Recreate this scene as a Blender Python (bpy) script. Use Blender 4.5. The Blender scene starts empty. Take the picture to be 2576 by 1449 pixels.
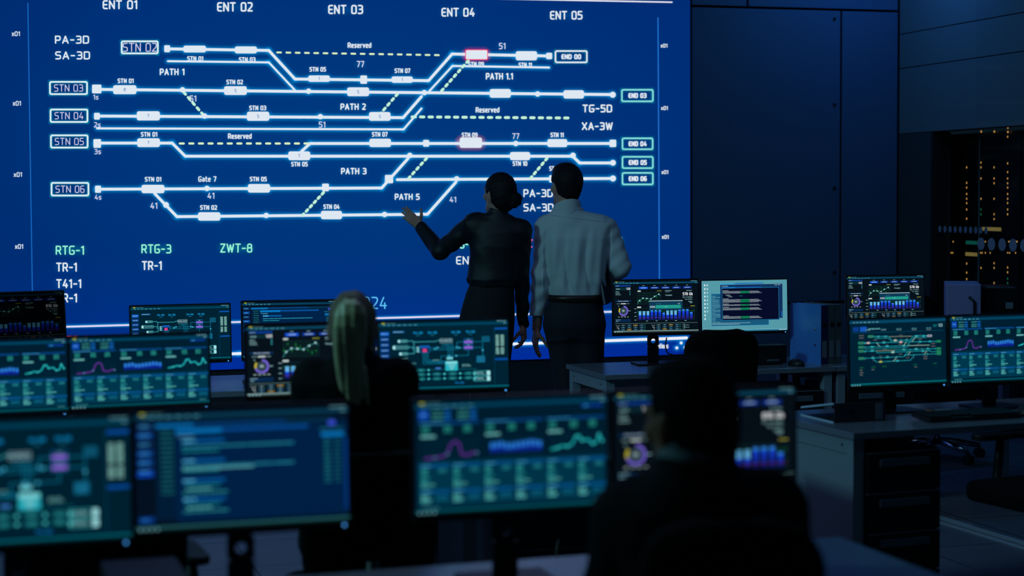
import bpy, math, random
import numpy as np
from mathutils import Vector, Matrix
random.seed(7)
PI = math.pi
scene = bpy.context.scene
COL = scene.collection

# ------------------------------------------------------------------ camera
FPX = 4450.0
PITCH = math.atan(235 / FPX)
ROLL = 0.0057
CAM = Vector((0, 0, 1.65))
_R0 = Vector((1, 0, 0)); _U0 = Vector((0, math.sin(PITCH), math.cos(PITCH))); _F = Vector((0, math.cos(PITCH), -math.sin(PITCH)))
_R = _R0 * math.cos(ROLL) - _U0 * math.sin(ROLL)
_U = _U0 * math.cos(ROLL) + _R0 * math.sin(ROLL)

def ray(x, y):
    return _F + _R * ((x - 1288) / FPX) - _U * ((y - 724.5) / FPX)

def at(x, y, Y):
    """world point seen at photo pixel (x, y) that lies at distance Y into the room"""
    d = ray(x, y)
    return CAM + d * (Y / d.y)

cam_data = bpy.data.cameras.new('camera')
cam = bpy.data.objects.new('camera', cam_data)
COL.objects.link(cam)
cam.matrix_world = Matrix.Translation(CAM) @ Matrix((_R, _U, -_F)).transposed().to_4x4()
cam_data.sensor_width = 36
cam_data.lens = FPX / 2576 * 36
cam_data.clip_end = 100
cam_data.dof.use_dof = True
cam_data.dof.focus_distance = 9.7
cam_data.dof.aperture_fstop = 2.1
scene.camera = cam
scene.view_settings.view_transform = 'Standard'
scene.view_settings.look = 'None'
scene.view_settings.exposure = 0
scene.view_settings.gamma = 1

# --------------------------------------------------------------- materials
def lin(c):
    return tuple((v / 255 / 12.92) if v / 255 <= 0.04045 else ((v / 255 + 0.055) / 1.055) ** 2.4 for v in c)

_mats = {}
def mat(name, col, rough=0.5, metal=0.0, spec=0.5, emit=None, es=1.0, noise=0.0, nscale=40.0, bump=0.0, bscale=200.0, stretch=None):
    if name in _mats:
        return _mats[name]
    m = bpy.data.materials.new(name); m.use_nodes = True
    nt = m.node_tree; b = nt.nodes['Principled BSDF']
    c = lin(col)
    b.inputs['Base Color'].default_value = (*c, 1)
    b.inputs['Roughness'].default_value = rough
    b.inputs['Metallic'].default_value = metal
    b.inputs['Specular IOR Level'].default_value = spec
    if emit:
        b.inputs['Emission Color'].default_value = (*lin(emit), 1)
        b.inputs['Emission Strength'].default_value = es
    if noise or bump:
        tc = nt.nodes.new('ShaderNodeTexCoord'); mp = nt.nodes.new('ShaderNodeMapping')
        nt.links.new(tc.outputs['Object'], mp.inputs['Vector'])
        if stretch: mp.inputs['Scale'].default_value = stretch
    if noise:
        n = nt.nodes.new('ShaderNodeTexNoise'); n.inputs['Scale'].default_value = nscale; n.inputs['Detail'].default_value = 3
        r = nt.nodes.new('ShaderNodeMix'); r.data_type = 'RGBA'
        nt.links.new(mp.outputs[0], n.inputs['Vector'])
        nt.links.new(n.outputs['Fac'], r.inputs[0])
        r.inputs[6].default_value = (*[v * (1 - noise) for v in c], 1)
        r.inputs[7].default_value = (*[min(1, v * (1 + noise)) for v in c], 1)
        nt.links.new(r.outputs[2], b.inputs['Base Color'])
    if bump:
        n2 = nt.nodes.new('ShaderNodeTexNoise'); n2.inputs['Scale'].default_value = bscale
        bp = nt.nodes.new('ShaderNodeBump'); bp.inputs['Strength'].default_value = bump; bp.inputs['Distance'].default_value = 0.002
        nt.links.new(mp.outputs[0], n2.inputs['Vector']); nt.links.new(n2.outputs['Fac'], bp.inputs['Height'])
        nt.links.new(bp.outputs[0], b.inputs['Normal'])
    _mats[name] = m
    return m

def glow_mats():
    """two materials that read the vertex colours of a display: solid light and an added halo"""
    m = bpy.data.materials.new('display_light'); m.use_nodes = True
    nt = m.node_tree; nt.nodes.clear()
    a = nt.nodes.new('ShaderNodeAttribute'); a.attribute_name = 'col'
    e = nt.nodes.new('ShaderNodeEmission'); o = nt.nodes.new('ShaderNodeOutputMaterial')
    nt.links.new(a.outputs['Color'], e.inputs['Color']); nt.links.new(e.outputs[0], o.inputs['Surface'])
    h = bpy.data.materials.new('display_halo'); h.use_nodes = True
    nt = h.node_tree; nt.nodes.clear()
    a = nt.nodes.new('ShaderNodeAttribute'); a.attribute_name = 'col'
    pw = nt.nodes.new('ShaderNodeMath'); pw.operation = 'POWER'; pw.inputs[1].default_value = 1.8
    e = nt.nodes.new('ShaderNodeEmission'); t = nt.nodes.new('ShaderNodeBsdfTransparent'); ad = nt.nodes.new('ShaderNodeAddShader')
    o = nt.nodes.new('ShaderNodeOutputMaterial')
    nt.links.new(a.outputs['Color'], e.inputs['Color']); nt.links.new(a.outputs['Alpha'], pw.inputs[0]); nt.links.new(pw.outputs[0], e.inputs['Strength'])
    nt.links.new(e.outputs[0], ad.inputs[0]); nt.links.new(t.outputs[0], ad.inputs[1]); nt.links.new(ad.outputs[0], o.inputs['Surface'])
    return m, h
M_LIGHT, M_HALO = glow_mats()

M_WHITE_DESK = mat('pale_laminate', (128, 134, 146), 0.24, spec=.9, noise=0.04, nscale=12)
M_DESK_EDGE = mat('pale_laminate_edge', (186, 196, 206), 0.5)
M_DESK_METAL = mat('pale_painted_steel', (150, 158, 172), 0.45)
M_BLACK = mat('black_plastic', (22, 23, 27), 0.45)
M_BLACK2 = mat('black_lacquer', (16, 17, 21), 0.35)
M_DRAWER = mat('black_laminate', (17, 19, 24), 0.5, noise=0.1)
M_HANDLE = mat('dark_grey_handle', (98, 110, 124), 0.45)
M_LEDGE = mat('grey_drawer_edge', (130, 142, 156), 0.4)
for _m in (M_WHITE_DESK,):
    _b = _m.node_tree.nodes['Principled BSDF']; _b.inputs['Coat Weight'].default_value = .7; _b.inputs['Coat Roughness'].default_value = .22; _b.inputs['Coat IOR'].default_value = 1.7
M_MESH = mat('black_mesh_fabric', (7, 8, 10), 0.9, spec=.15, bump=0.4, bscale=500)
M_CHROME = mat('chrome', (200, 205, 215), 0.15, metal=1.0)
M_SKIN = mat('skin', (188, 138, 118), 0.5, noise=0.06, nscale=30, spec=0.35)
M_SKIN2 = mat('skin_warm', (160, 100, 66), 0.5, noise=0.06, nscale=30, spec=0.35)
M_EYE = mat('eye_white', (220, 220, 220), 0.2)
M_HAIR_DARK = mat('dark_brown_hair', (24, 18, 21), 0.7, spec=.25, noise=0.5, nscale=60, stretch=(4, 4, 0.6))
M_HAIR_BLACK = mat('black_hair', (8, 7, 9), 0.85, spec=.15, noise=0.4, nscale=60)
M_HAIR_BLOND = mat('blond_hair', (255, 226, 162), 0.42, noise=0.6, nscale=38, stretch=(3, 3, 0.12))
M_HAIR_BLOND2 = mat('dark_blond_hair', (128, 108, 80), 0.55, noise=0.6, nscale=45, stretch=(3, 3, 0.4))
M_SHIRT = mat('pale_cotton_shirt', (196, 206, 210), 0.8, bump=0.15, bscale=300)
M_BLOUSE = mat('black_blouse', (13, 18, 25), 0.6)
M_SKIRT = mat('black_skirt', (15, 17, 23), 0.8)
M_TROUSERS = mat('navy_trousers', (22, 27, 40), 0.8)
M_BELT = mat('brown_leather_belt', (44, 28, 24), 0.4)
M_SHOE = mat('black_shoe_leather', (14, 14, 16), 0.3)
M_BLAZER = mat('black_blazer', (12, 13, 17), 0.85, spec=.2, bump=0.2)
M_JACKET = mat('dark_navy_jacket', (15, 18, 26), 0.85, spec=.2, bump=0.2)
M_COLLAR = mat('grey_shirt_collar', (120, 140, 146), 0.7)

# ------------------------------------------------------------ object makers
def tag(o, label=None, cat=None, group=None, kind=None):
    if label: o['label'] = label
    if cat: o['category'] = cat
    if group: o['group'] = group
    if kind: o['kind'] = kind
    return o

def empty(name, loc=(0, 0, 0), rz=0.0, label=None, cat=None, group=None):
    o = bpy.data.objects.new(name, None); COL.objects.link(o)
    o.location = loc; o.rotation_euler = (0, 0, rz); o.empty_display_size = 0.1
    return tag(o, label, cat, group)

class MB:
    def __init__(s):
        s.v = []; s.f = []; s.smooth = []
    def add(s, vs, fs, M=None, smooth=False):
        n = len(s.v)
        for p in vs:
            p = Vector(p)
            s.v.append(tuple(M @ p) if M else tuple(p))
        for f in fs:
            s.f.append(tuple(i + n for i in f)); s.smooth.append(smooth)
        return s
    def box(s, x0, x1, y0, y1, z0, z1, M=None):
        vs = [(x0, y0, z0), (x1, y0, z0), (x1, y1, z0), (x0, y1, z0), (x0, y0, z1), (x1, y0, z1), (x1, y1, z1), (x0, y1, z1)]
        return s.add(vs, [(3, 2, 1, 0), (4, 5, 6, 7), (0, 1, 5, 4), (1, 2, 6, 5), (2, 3, 7, 6), (3, 0, 4, 7)], M)
    def prism(s, pts, z0, z1, M=None, smooth=False):
        n = len(pts)
        vs = [(x, y, z0) for x, y in pts] + [(x, y, z1) for x, y in pts]
        fs = [tuple(range(n))[::-1], tuple(range(n, 2 * n))]
        s.add(vs, fs, M)
        k = len(s.v) - 2 * n
        for i in range(n):
            j = (i + 1) % n
            s.f.append((k + i, k + j, k + n + j, k + n + i)); s.smooth.append(smooth)
        return s
    def tube(s, pts, r, seg=10, M=None, cap=True):
        pts = [Vector(p) for p in pts]
        rs = r if isinstance(r, (list, tuple)) else [r] * len(pts)
        vs = []; fs = []
        up = Vector((0, 0, 1))
        prev = None
        for i, p in enumerate(pts):
            a = pts[max(0, i - 1)]; b = pts[min(len(pts) - 1, i + 1)]
            t = (b - a).normalized()
            if prev is None:
                x = t.cross(up) if abs(t.z) < 0.95 else t.cross(Vector((1, 0, 0)))
            else:
                x = prev - t * prev.dot(t)
            x.normalize(); prev = x
            y = t.cross(x)
            for k in range(seg):
                an = 2 * PI * k / seg
                vs.append(p + (x * math.cos(an) + y * math.sin(an)) * rs[i])
        for i in range(len(pts) - 1):
            for k in range(seg):
                k2 = (k + 1) % seg
                fs.append((i * seg + k, i * seg + k2, (i + 1) * seg + k2, (i + 1) * seg + k))
        s.add(vs, fs, M, True)
        if cap:
            n = len(s.v) - len(vs)
            s.f.append(tuple(range(n, n + seg))[::-1]); s.smooth.append(False)
            m = n + (len(pts) - 1) * seg
            s.f.append(tuple(range(m, m + seg))); s.smooth.append(False)
        return s
    def build(s, name, m, parent=None, bevel=0.0, loc=None, rot=None, bseg=2):
        me = bpy.data.meshes.new(name); me.from_pydata(s.v, [], s.f); me.update()
        for p, sm in zip(me.polygons, s.smooth): p.use_smooth = sm
        if m: me.materials.append(m)
        o = bpy.data.objects.new(name, me); COL.objects.link(o)
        if parent: o.parent = parent
        if loc: o.location = loc
        if rot: o.rotation_euler = rot
        if bevel:
            b = o.modifiers.new('bevel', 'BEVEL'); b.width = bevel; b.segments = bseg; b.limit_method = 'ANGLE'; b.angle_limit = 0.7
            b.harden_normals = False
        return o

def rrect(x0, x1, y0, y1, r, n=5):
    out = []
    for cx, cy, a0 in ((x1 - r, y1 - r, 0), (x0 + r, y1 - r, PI / 2), (x0 + r, y0 + r, PI), (x1 - r, y0 + r, 1.5 * PI)):
        for k in range(n + 1):
            a = a0 + PI / 2 * k / n
            out.append((cx + r * math.cos(a), cy + r * math.sin(a)))
    return out

# ---------------------------------------------------------- stroke lettering
# each glyph: (width, [(rounded?, [(x, y), ...]), ...]) in a cap-height-1 box, y upwards
def _g(w, *st): return (w, st)
W = 0.56
GL = {
 'A': _g(.6, (0, [(0, 0), (.3, 1), (.6, 0)]), (0, [(.11, .3), (.49, .3)])),
 'B': _g(W, (0, [(0, 0), (0, 1)]), (1, [(0, 1), (.5, 1), (.5, .52), (0, .52)]), (1, [(0, .52), (W, .52), (W, 0), (0, 0)])),
 'C': _g(.5, (1, [(.5, .8), (.5, 1), (0, 1), (0, 0), (.5, 0), (.5, .2)])),
 'D': _g(W, (0, [(0, 0), (0, 1)]), (1, [(0, 1), (W, 1), (W, 0), (0, 0)])),
 'E': _g(.46, (1, [(.46, 1), (0, 1), (0, 0), (.46, 0)]), (0, [(0, .5), (.4, .5)])),
 'F': _g(.44, (0, [(.44, 1), (0, 1), (0, 0)]), (0, [(0, .5), (.38, .5)])),
 'G': _g(W, (1, [(W, 1), (0, 1), (0, 0), (W, 0), (W, .46), (.3, .46)])),
 'H': _g(W, (0, [(0, 0), (0, 1)]), (0, [(W, 0), (W, 1)]), (0, [(0, .5), (W, .5)])),
 'I': _g(.02, (0, [(.01, 0), (.01, 1)])),
 'K': _g(.52, (0, [(0, 0), (0, 1)]), (0, [(.5, 1), (0, .48), (.52, 0)])),
 'L': _g(.44, (0, [(0, 1), (0, 0), (.44, 0)])),
 'M': _g(.7, (0, [(0, 0), (0, 1), (.35, .4), (.7, 1), (.7, 0)])),
 'N': _g(W, (0, [(0, 0), (0, 1), (W, 0), (W, 1)])),
 'O': _g(W, (1, [(.25, 0), (0, 0), (0, 1), (W, 1), (W, 0), (.25, 0)])),
 'P': _g(.52, (0, [(0, 0), (0, 1)]), (1, [(0, 1), (.52, 1), (.52, .42), (0, .42)])),
 'R': _g(.54, (0, [(0, 0), (0, 1)]), (1, [(0, 1), (.52, 1), (.52, .45), (0, .45)]), (0, [(.3, .45), (.54, 0)])),
 'S': _g(.52, (1, [(.5, 1), (0, 1), (0, .52), (.52, .52), (.52, 0), (.02, 0)])),
 'T': _g(.56, (0, [(0, 1), (.56, 1)]), (0, [(.28, 1), (.28, 0)])),
 'U': _g(W, (1, [(0, 1), (0, 0), (W, 0), (W, 1)])),
 'V': _g(.58, (0, [(0, 1), (.29, 0), (.58, 1)])),
 'W': _g(.8, (0, [(0, 1), (.2, 0), (.4, .9), (.6, 0), (.8, 1)])),
 'X': _g(.56, (0, [(0, 0), (.56, 1)]), (0, [(0, 1), (.56, 0)])),
 'Y': _g(.56, (0, [(0, 1), (.28, .5), (.56, 1)]), (0, [(.28, .5), (.28, 0)])),
 'Z': _g(.52, (0, [(0, 1), (.52, 1), (0, 0), (.52, 0)])),
 '0': _g(.54, (1, [(.25, 0), (0, 0), (0, 1), (.54, 1), (.54, 0), (.25, 0)])),
 '1': _g(.26, (0, [(0, .86), (.22, 1), (.22, 0)])),
 '2': _g(.5, (1, [(.02, 1), (.5, 1), (.5, .6), (0, .04)]), (0, [(0, 0), (.5, 0)])),
 '3': _g(.5, (1, [(.02, 1), (.5, 1), (.5, .52), (.15, .52)]), (1, [(.2, .52), (.52, .52), (.52, 0), (0, 0)])),
 '4': _g(.54, (0, [(.3, 1), (0, .26), (.54, .26)]), (0, [(.4, .5), (.4, 0)])),
 '5': _g(.5, (0, [(.47, 1), (.02, 1), (.02, .56)]), (1, [(.02, .56), (.5, .56), (.5, 0), (0, 0)])),
 '6': _g(.52, (1, [(.46, 1), (0, 1), (0, 0), (.52, 0), (.52, .56), (0, .56)])),
 '7': _g(.5, (0, [(0, 1), (.5, 1), (.18, 0)])),
 '8': _g(.52, (1, [(.25, .53), (.03, .53), (.03, 1), (.49, 1), (.49, .53), (.25, .53)]), (1, [(.25, .53), (0, .53), (0, 0), (.52, 0), (.52, .53), (.25, .53)])),
 '9': _g(.52, (1, [(.06, 0), (.52, 0), (.52, 1), (0, 1), (0, .45), (.52, .45)])),
 '-': _g(.36, (0, [(0, .46), (.36, .46)])),
 '.': _g(.02, (0, [(.01, 0), (.01, .03)])),
 ':': _g(.02, (0, [(.01, .1), (.01, .13)]), (0, [(.01, .6), (.01, .63)])),
 '%': _g(.7, (0, [(.1, 0), (.6, 1)]), (1, [(.1, .6), (0, .6), (0, 1), (.22, 1), (.22, .6), (.1, .6)]), (1, [(.6, 0), (.48, 0), (.48, .4), (.7, .4), (.7, 0), (.6, 0)])),
 ' ': _g(.2),
 'a': _g(.42, (1, [(.02, .7), (.42, .7), (.42, 0), (0, 0), (0, .38), (.42, .38)])),
 'b': _g(.44, (1, [(0, 1), (0, 0), (.44, 0), (.44, .7), (0, .7)])),
 'c': _g(.38, (1, [(.38, .7), (0, .7), (0, 0), (.38, 0)])),
 'd': _g(.44, (1, [(.44, 1), (.44, 0), (0, 0), (0, .7), (.44, .7)])),
 'e': _g(.44, (1, [(.4, 0), (0, 0), (0, .7), (.44, .7), (.44, .34), (0, .34)])),
 'g': _g(.44, (1, [(.44, 0), (0, 0), (0, .7), (.44, .7), (.44, -.28), (.04, -.28)])),
 'h': _g(.42, (0, [(0, 1), (0, 0)]), (1, [(0, .7), (.42, .7), (.42, 0)])),
 'i': _g(.02, (0, [(.01, 0), (.01, .7)]), (0, [(.01, .95), (.01, 1)])),
 'l': _g(.1, (1, [(0, 1), (0, 0), (.1, 0)])),
 'm': _g(.7, (1, [(0, 0), (0, .7), (.7, .7), (.7, 0)]), (0, [(.35, .7), (.35, 0)])),
 'n': _g(.42, (1, [(0, 0), (0, .7), (.42, .7), (.42, 0)])),
 'o': _g(.44, (1, [(.2, 0), (0, 0), (0, .7), (.44, .7), (.44, 0), (.2, 0)])),
 'p': _g(.44, (1, [(0, -.28), (0, .7), (.44, .7), (.44, 0), (0, 0)])),
 'r': _g(.28, (1, [(0, 0), (0, .7), (.28, .7)])),
 's': _g(.4, (1, [(.4, .7), (0, .7), (0, .35), (.4, .35), (.4, 0), (0, 0)])),
 't': _g(.3, (1, [(.08, 1), (.08, 0), (.3, 0)]), (0, [(0, .7), (.28, .7)])),
 'u': _g(.42, (1, [(0, .7), (0, 0), (.42, 0), (.42, .7)])),
 'v': _g(.42, (0, [(0, .7), (.21, 0), (.42, .7)])),
 'x': _g(.4, (0, [(0, 0), (.4, .7)]), (0, [(0, .7), (.4, 0)])),
 'y': _g(.42, (0, [(0, .7), (.22, .02)]), (0, [(.42, .7), (.12, -.28)])),
}

def fillet(pts, r):
    if len(pts) < 3: return pts
    out = [pts[0]]
    for i in range(1, len(pts) - 1):
        a, b, c = Vector(pts[i - 1]), Vector(pts[i]), Vector(pts[i + 1])
        d1 = (a - b); d2 = (c - b)
        rr = min(r, d1.length * .5, d2.length * .5)
        p = b + d1.normalized() * rr; q = b + d2.normalized() * rr
        for k in range(4):
            t = k / 3
            out.append(tuple(p * (1 - t) ** 2 + b * 2 * t * (1 - t) + q * t * t))
    out.append(pts[-1])
    return out

class Canvas:
    """collects flat coloured shapes in a picture space (y down) that fmap turns into local metres (u, v)"""
    def __init__(s, fmap, dz=0.0004, dim=1.0):
        s.fmap = fmap; s.dz = dz; s.v = []; s.f = []; s.c = []; s.mi = []; s.dim = dim; s.gz = 0
    def poly(s, pts, col, z=1, mi=0, alphas=None, zabs=None):
        n = len(s.v)
        l = [v * s.dim for v in lin(col)]
        zz = zabs if zabs is not None else z * s.dz
        for i, p in enumerate(pts):
            u, v = s.fmap(p[0], p[1])
            s.v.append((u, -zz, v)); s.c.append((*l, 1.0 if alphas is None else alphas[i]))
        s.f.append(tuple(range(n, n + len(pts)))); s.mi.append(mi)
    def rect(s, x0, y0, x1, y1, col, z=1):
        s.poly([(x0, y0), (x1, y0), (x1, y1), (x0, y1)], col, z)
    def vgrad(s, x0, y0, x1, y1, c0, c1, z=1, n=5):
        for i in range(n):
            t = (i + .5) / n
            c = tuple(a * (1 - t) + b * t for a, b in zip(c0, c1))
            s.rect(x0, y0 + (y1 - y0) * i / n, x1, y0 + (y1 - y0) * (i + 1) / n, c, z)
    def rr(s, x0, y0, x1, y1, r, col, z=1):
        s.poly(rrect(x0, x1, y0, y1, min(r, (x1 - x0) / 2, (y1 - y0) / 2), 3), col, z)
    def disc(s, x, y, r, col, z=1, n=16):
        s.poly([(x + r * math.cos(2 * PI * k / n), y + r * math.sin(2 * PI * k / n)) for k in range(n)], col, z)
    def ring(s, x, y, r0, r1, a0, a1, col, z=1, n=24):
        for k in range(n):
            a = a0 + (a1 - a0) * k / n; b = a0 + (a1 - a0) * (k + 1) / n
            s.poly([(x + r0 * math.cos(a), y + r0 * math.sin(a)), (x + r1 * math.cos(a), y + r1 * math.sin(a)),
                    (x + r1 * math.cos(b), y + r1 * math.sin(b)), (x + r0 * math.cos(b), y + r0 * math.sin(b))], col, z)
    def seg(s, a, b, w, col, z=1):
        a = Vector(a[:2]); b = Vector(b[:2]); d = b - a
        if d.length < 1e-6: return
        d.normalize(); n = Vector((-d.y, d.x)) * (w / 2)
        s.poly([tuple(a + n), tuple(b + n), tuple(b - n), tuple(a - n)], col, z)
    def line(s, pts, w, col, z=1, caps=True, closed=False):
        q = list(pts) + ([pts[0]] if closed else [])
        for a, b in zip(q[:-1], q[1:]): s.seg(a, b, w, col, z)
        if caps:
            for p in (q if closed else q): s.disc(p[0], p[1], w / 2, col, z, 8)
    def frame(s, x0, y0, x1, y1, r, w, col, z=1):
        o = rrect(x0, x1, y0, y1, r, 4); i = rrect(x0 + w, x1 - w, y0 + w, y1 - w, max(r - w, .1), 4)
        for k in range(len(o)):
            j = (k + 1) % len(o)
            s.poly([o[k], o[j], i[j], i[k]], col, z)
    def dash(s, a, b, n, w, col, z=1, duty=.58):
        a = Vector(a); b = Vector(b); st = (b - a) / n
        for k in range(n):
            s.line([tuple(a + st * k), tuple(a + st * (k + duty))], w, col, z, caps=w > 3)
    def text(s, t, cx, cy, h, w=None, col=(220, 230, 240), wt=.17, z=3, align='c', track=None):
        tr = track if track is not None else .2 + wt * .5
        tot = sum(GL[c][0] for c in t) + tr * (len(t) - 1)
        hh = h / (1 + wt)
        sx = hh if w is None else (w - hh * wt) / tot
        x0 = cx - tot * sx / 2 if align == 'c' else cx
        yb = cy + hh / 2
        for c in t:
            gw, st = GL[c]
            for rnd, pts in st:
                p = fillet(pts, .2) if rnd else pts
                s.line([(x0 + a * sx, yb - b * hh) for a, b in p], wt * hh, col, z)
            x0 += (gw + tr) * sx
    def scrib(s, x0, y, x1, h, col, z=3):
        x = x0
        while x < x1:
            w = random.uniform(h * .6, h * 3.2)
            s.rect(x, y - h / 2, min(x1, x + w), y + h / 2, col, z)
            x += w + h * .45
    def glow(s, pts, r, col, k=1.0):
        """soft halo around a stroke"""
        for a, b in zip(pts[:-1], pts[1:]):
            s.gz += 1; zz = .0012 + s.gz * .00001
            a = Vector(a); b = Vector(b); d = (b - a)
            d = d.normalized() if d.length > 1e-6 else Vector((1, 0)); n = Vector((-d.y, d.x)) * r
            s.poly([tuple(a), tuple(b), tuple(b + n), tuple(a + n)], col, mi=1, alphas=[k, k, 0, 0], zabs=zz)
            s.poly([tuple(a), tuple(b), tuple(b - n), tuple(a - n)], col, mi=1, alphas=[k, k, 0, 0], zabs=zz)
            for p, sg in ((a, -1), (b, 1)):
                s.gz += 1; zz = .0012 + s.gz * .00001
                base = math.atan2(d.y, d.x) + (PI if sg < 0 else 0)
                for q in range(6):
                    t0 = base - PI / 2 + PI * q / 6; t1 = t0 + PI / 6
                    s.poly([tuple(p), (p.x + r * math.cos(t0), p.y + r * math.sin(t0)), (p.x + r * math.cos(t1), p.y + r * math.sin(t1))], col, mi=1, alphas=[k, 0, 0], zabs=zz)
    def build(s, name, parent=None):
        me = bpy.data.meshes.new(name); me.from_pydata(s.v, [], s.f); me.update()
        at_ = me.color_attributes.new('col', 'FLOAT_COLOR', 'POINT')
        at_.data.foreach_set('color', np.array(s.c, dtype=np.float32).ravel())
        me.materials.append(M_LIGHT); me.materials.append(M_HALO)
        me.polygons.foreach_set('material_index', np.array(s.mi, dtype=np.int32))
        o = bpy.data.objects.new(name, me); COL.objects.link(o)
        if parent: o.parent = parent
        return o

# ------------------------------------------------------ rail track diagram
WHT = (222, 232, 242); GRN = (190, 240, 215); YEL = (214, 240, 196); PNK = (238, 205, 230)
def track_diagram(c, wall=True, body=WHT, halo=(0, 165, 232)):
    G = (lambda pts, r, k=.5, col=halo: c.glow(pts, r, col, k * 1.5)) if wall else (lambda *a, **k: None)
    TH = 7 if wall else 6
    line_col = body
    def track(pts, w=TH):
        c.line(pts, w, line_col, 8 if wall else 3); G(pts, w / 2 + 10)
        if w == TH: G(pts, 36, .085, (0, 130, 190))
    def pill(x0, y0, x1, y1, letter=None, gc=None, fill=None):
        c.rr(x0, y0, x1, y1, 5, fill or body, 9 if wall else 4)
        ym = (y0 + y1) / 2
        G([(x0 + 8, ym), (x1 - 8, ym)], (y1 - y0) / 2 + 11, .6, gc or halo)
        if letter and wall: c.text(letter, (x0 + x1) / 2, ym, 8.5, col=(20, 110, 190), wt=.16, z=10)
    def dot(x, y, r=6.8):
        c.disc(x, y, r, body, 9 if wall else 4); G([(x - 1, y), (x + 1, y)], r + 10, .5)
    def sq(x0, y0, x1, y1):
        c.rr(x0, y0, x1, y1, 2.5, body, 9 if wall else 4); ym = (y0 + y1) / 2
        G([(x0 + 5, ym), (x1 - 5, ym)], (y1 - y0) / 2 + 9, .5)
    def T(t, x, y, w, h, wt=.22, col=WHT, g=.22):
        if wall:
            c.text(t, x, y, h, w, col, wt, z=9)
            if g: G([(x - w / 2 + h * .3, y), (x + w / 2 - h * .3, y)], h * .95, g)
        else:
            c.rect(x - w / 2, y - h * .35, x + w / 2, y + h * .35, tuple(v * .4 for v in col), 3)
    # station boxes, left
    bc = (215, 240, 245)
    for t, x0, y0, x1, y1 in (('STN 02', 304, 102, 399, 136.5), ('STN 03', 123.5, 204, 221, 239), ('STN 04', 125, 273.5, 222, 309),
                              ('STN 05', 126, 338.5, 222.5, 373.5), ('STN 06', 127.5, 458, 224.5, 494)):
        c.frame(x0, y0, x1, y1, 6, 4.2 if wall else 6, bc if wall else (20, 190, 140), 8 if wall else 3)
        G([(x0 + 3, y0 + 2), (x1 - 3, y0 + 2), (x1 - 2, y1 - 2), (x0 + 3, y1 - 2), (x0 + 2, y0 + 3)], 9, .35, (0, 180, 190))
        big = t == 'STN 02'
        T(t, (x0 + x1) / 2, (y0 + y1) / 2, 86 if big else 73, 22 if big else 18, .12, (205, 205, 235), 0)
    for t, x0, y0, x1, y1, w in (('END 00', 1395, 126.5, 1478, 159, 50), ('END 03', 1562, 224, 1644, 257, 46), ('END 04', 1563.5, 346, 1643.5, 377.5, 46),
                                 ('END 05', 1563.5, 392.5, 1644, 425, 46), ('END 06', 1563.5, 433, 1644, 466, 46)):
        c.frame(x0, y0, x1, y1, 6, 4 if wall else 6, WHT if (t == 'END 00') else ((130, 222, 218) if wall else (20, 190, 120)), 8 if wall else 3)
        G([(x0 + 3, y0 + 2), (x1 - 3, y0 + 2), (x1 - 2, y1 - 2), (x0 + 3, y1 - 2), (x0 + 2, y0 + 3)], 9, .3, (0, 180, 180))
        T(t, (x0 + x1) / 2, (y0 + y1) / 2, w, 13, .32)
    # tracks
    track([(420, 123), (676, 127), (742, 199), (1078, 203), (1137, 136), (1381, 141)])
    sq(413, 114, 427.5, 131.5); sq(906, 190, 923, 211); sq(1373.5, 133, 1388.5, 149)
    for p in ((461, 115, 518, 132), (590.5, 117, 646, 134.5)): pill(*p)
    pill(775, 190, 829.5, 206, '1'); pill(984.5, 192.5, 1038, 208.5, '1')
    pill(1171, 126, 1226, 149.5, gc=(255, 20, 90)); pill(1297, 129, 1350.5, 152)
    if wall:
        c.frame(1169.5, 124.5, 1227, 151, 3, 2, (250, 70, 110), 10)
    track([(422, 154), (676, 157), (741, 226)], 4.8)
    track([(1080, 229), (1138, 166), (1381, 170)], 5)
    c.dash((697, 132), (1117, 139), 18, 4.6, YEL, 8, .42)
    track([(243, 225), (1541, 238)])
    sq(231.5, 213, 255, 235)
    for p in ((284.5, 214.5, 343, 237, 'R'), (563.5, 217, 620.5, 239, 'S'), (873, 220, 928, 242, 'S'), (1231.5, 224, 1284.5, 246), (1417, 227, 1468.5, 248)): pill(*p)
    for x, y in ((459, 226), (776, 229.5), (1067, 233), (1352, 236.5)): dot(x, y)
    dot(1541, 238.5, 7.6)
    track([(243, 292), (1014, 296), (1060, 243)])
    sq(236.5, 284, 251, 301)
    for p in ((344, 280, 402, 303, 'T'), (621, 281, 677, 304, 'S'), (928, 282, 982, 304, 'S')): pill(*p)
    dot(514.5, 292); dot(805.5, 293.5)
    track([(244, 323), (1015, 325.5), (1060, 273)], 5)
    c.dash((1036, 294), (1441, 297), 19, 7, GRN, 8, .42)
    c.dash((462, 232), (518, 297), 5, 7, GRN, 8, .42)
    c.dash((1000, 236), (948, 296), 5, 7, GRN, 8, .42)
    c.dash((1178, 152), (1104, 236), 7, 7, GRN, 8, .42)
    track([(244, 360), (433, 360), (466, 393), (1440, 393), (1458, 410), (1541, 410)])
    track([(758, 381), (780, 361), (1541, 361)])
    c.dash((452, 361), (790, 361), 14, 5.2, YEL, 8, .42)
    sq(235, 350, 254, 372); sq(1064, 352, 1079, 369); sq(1533, 351.5, 1549.5, 370)
    pill(345, 348, 402, 370, 'T'); pill(725, 381, 780, 403, 'T'); pill(929, 349, 983, 370)
    pill(1156, 346, 1212, 372, gc=(255, 140, 60)); pill(1376.5, 350, 1426.5, 370); pill(1282.5, 382.5, 1333, 403)
    dot(1297, 361); dot(1030.5, 391); dot(1441, 391, 7); dot(1541.5, 409.5, 7.3)
    track([(999, 452), (1541, 449)])
    dot(1148.5, 450); dot(1541.5, 449, 7.6); sq(1381, 441, 1396, 459)
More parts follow.
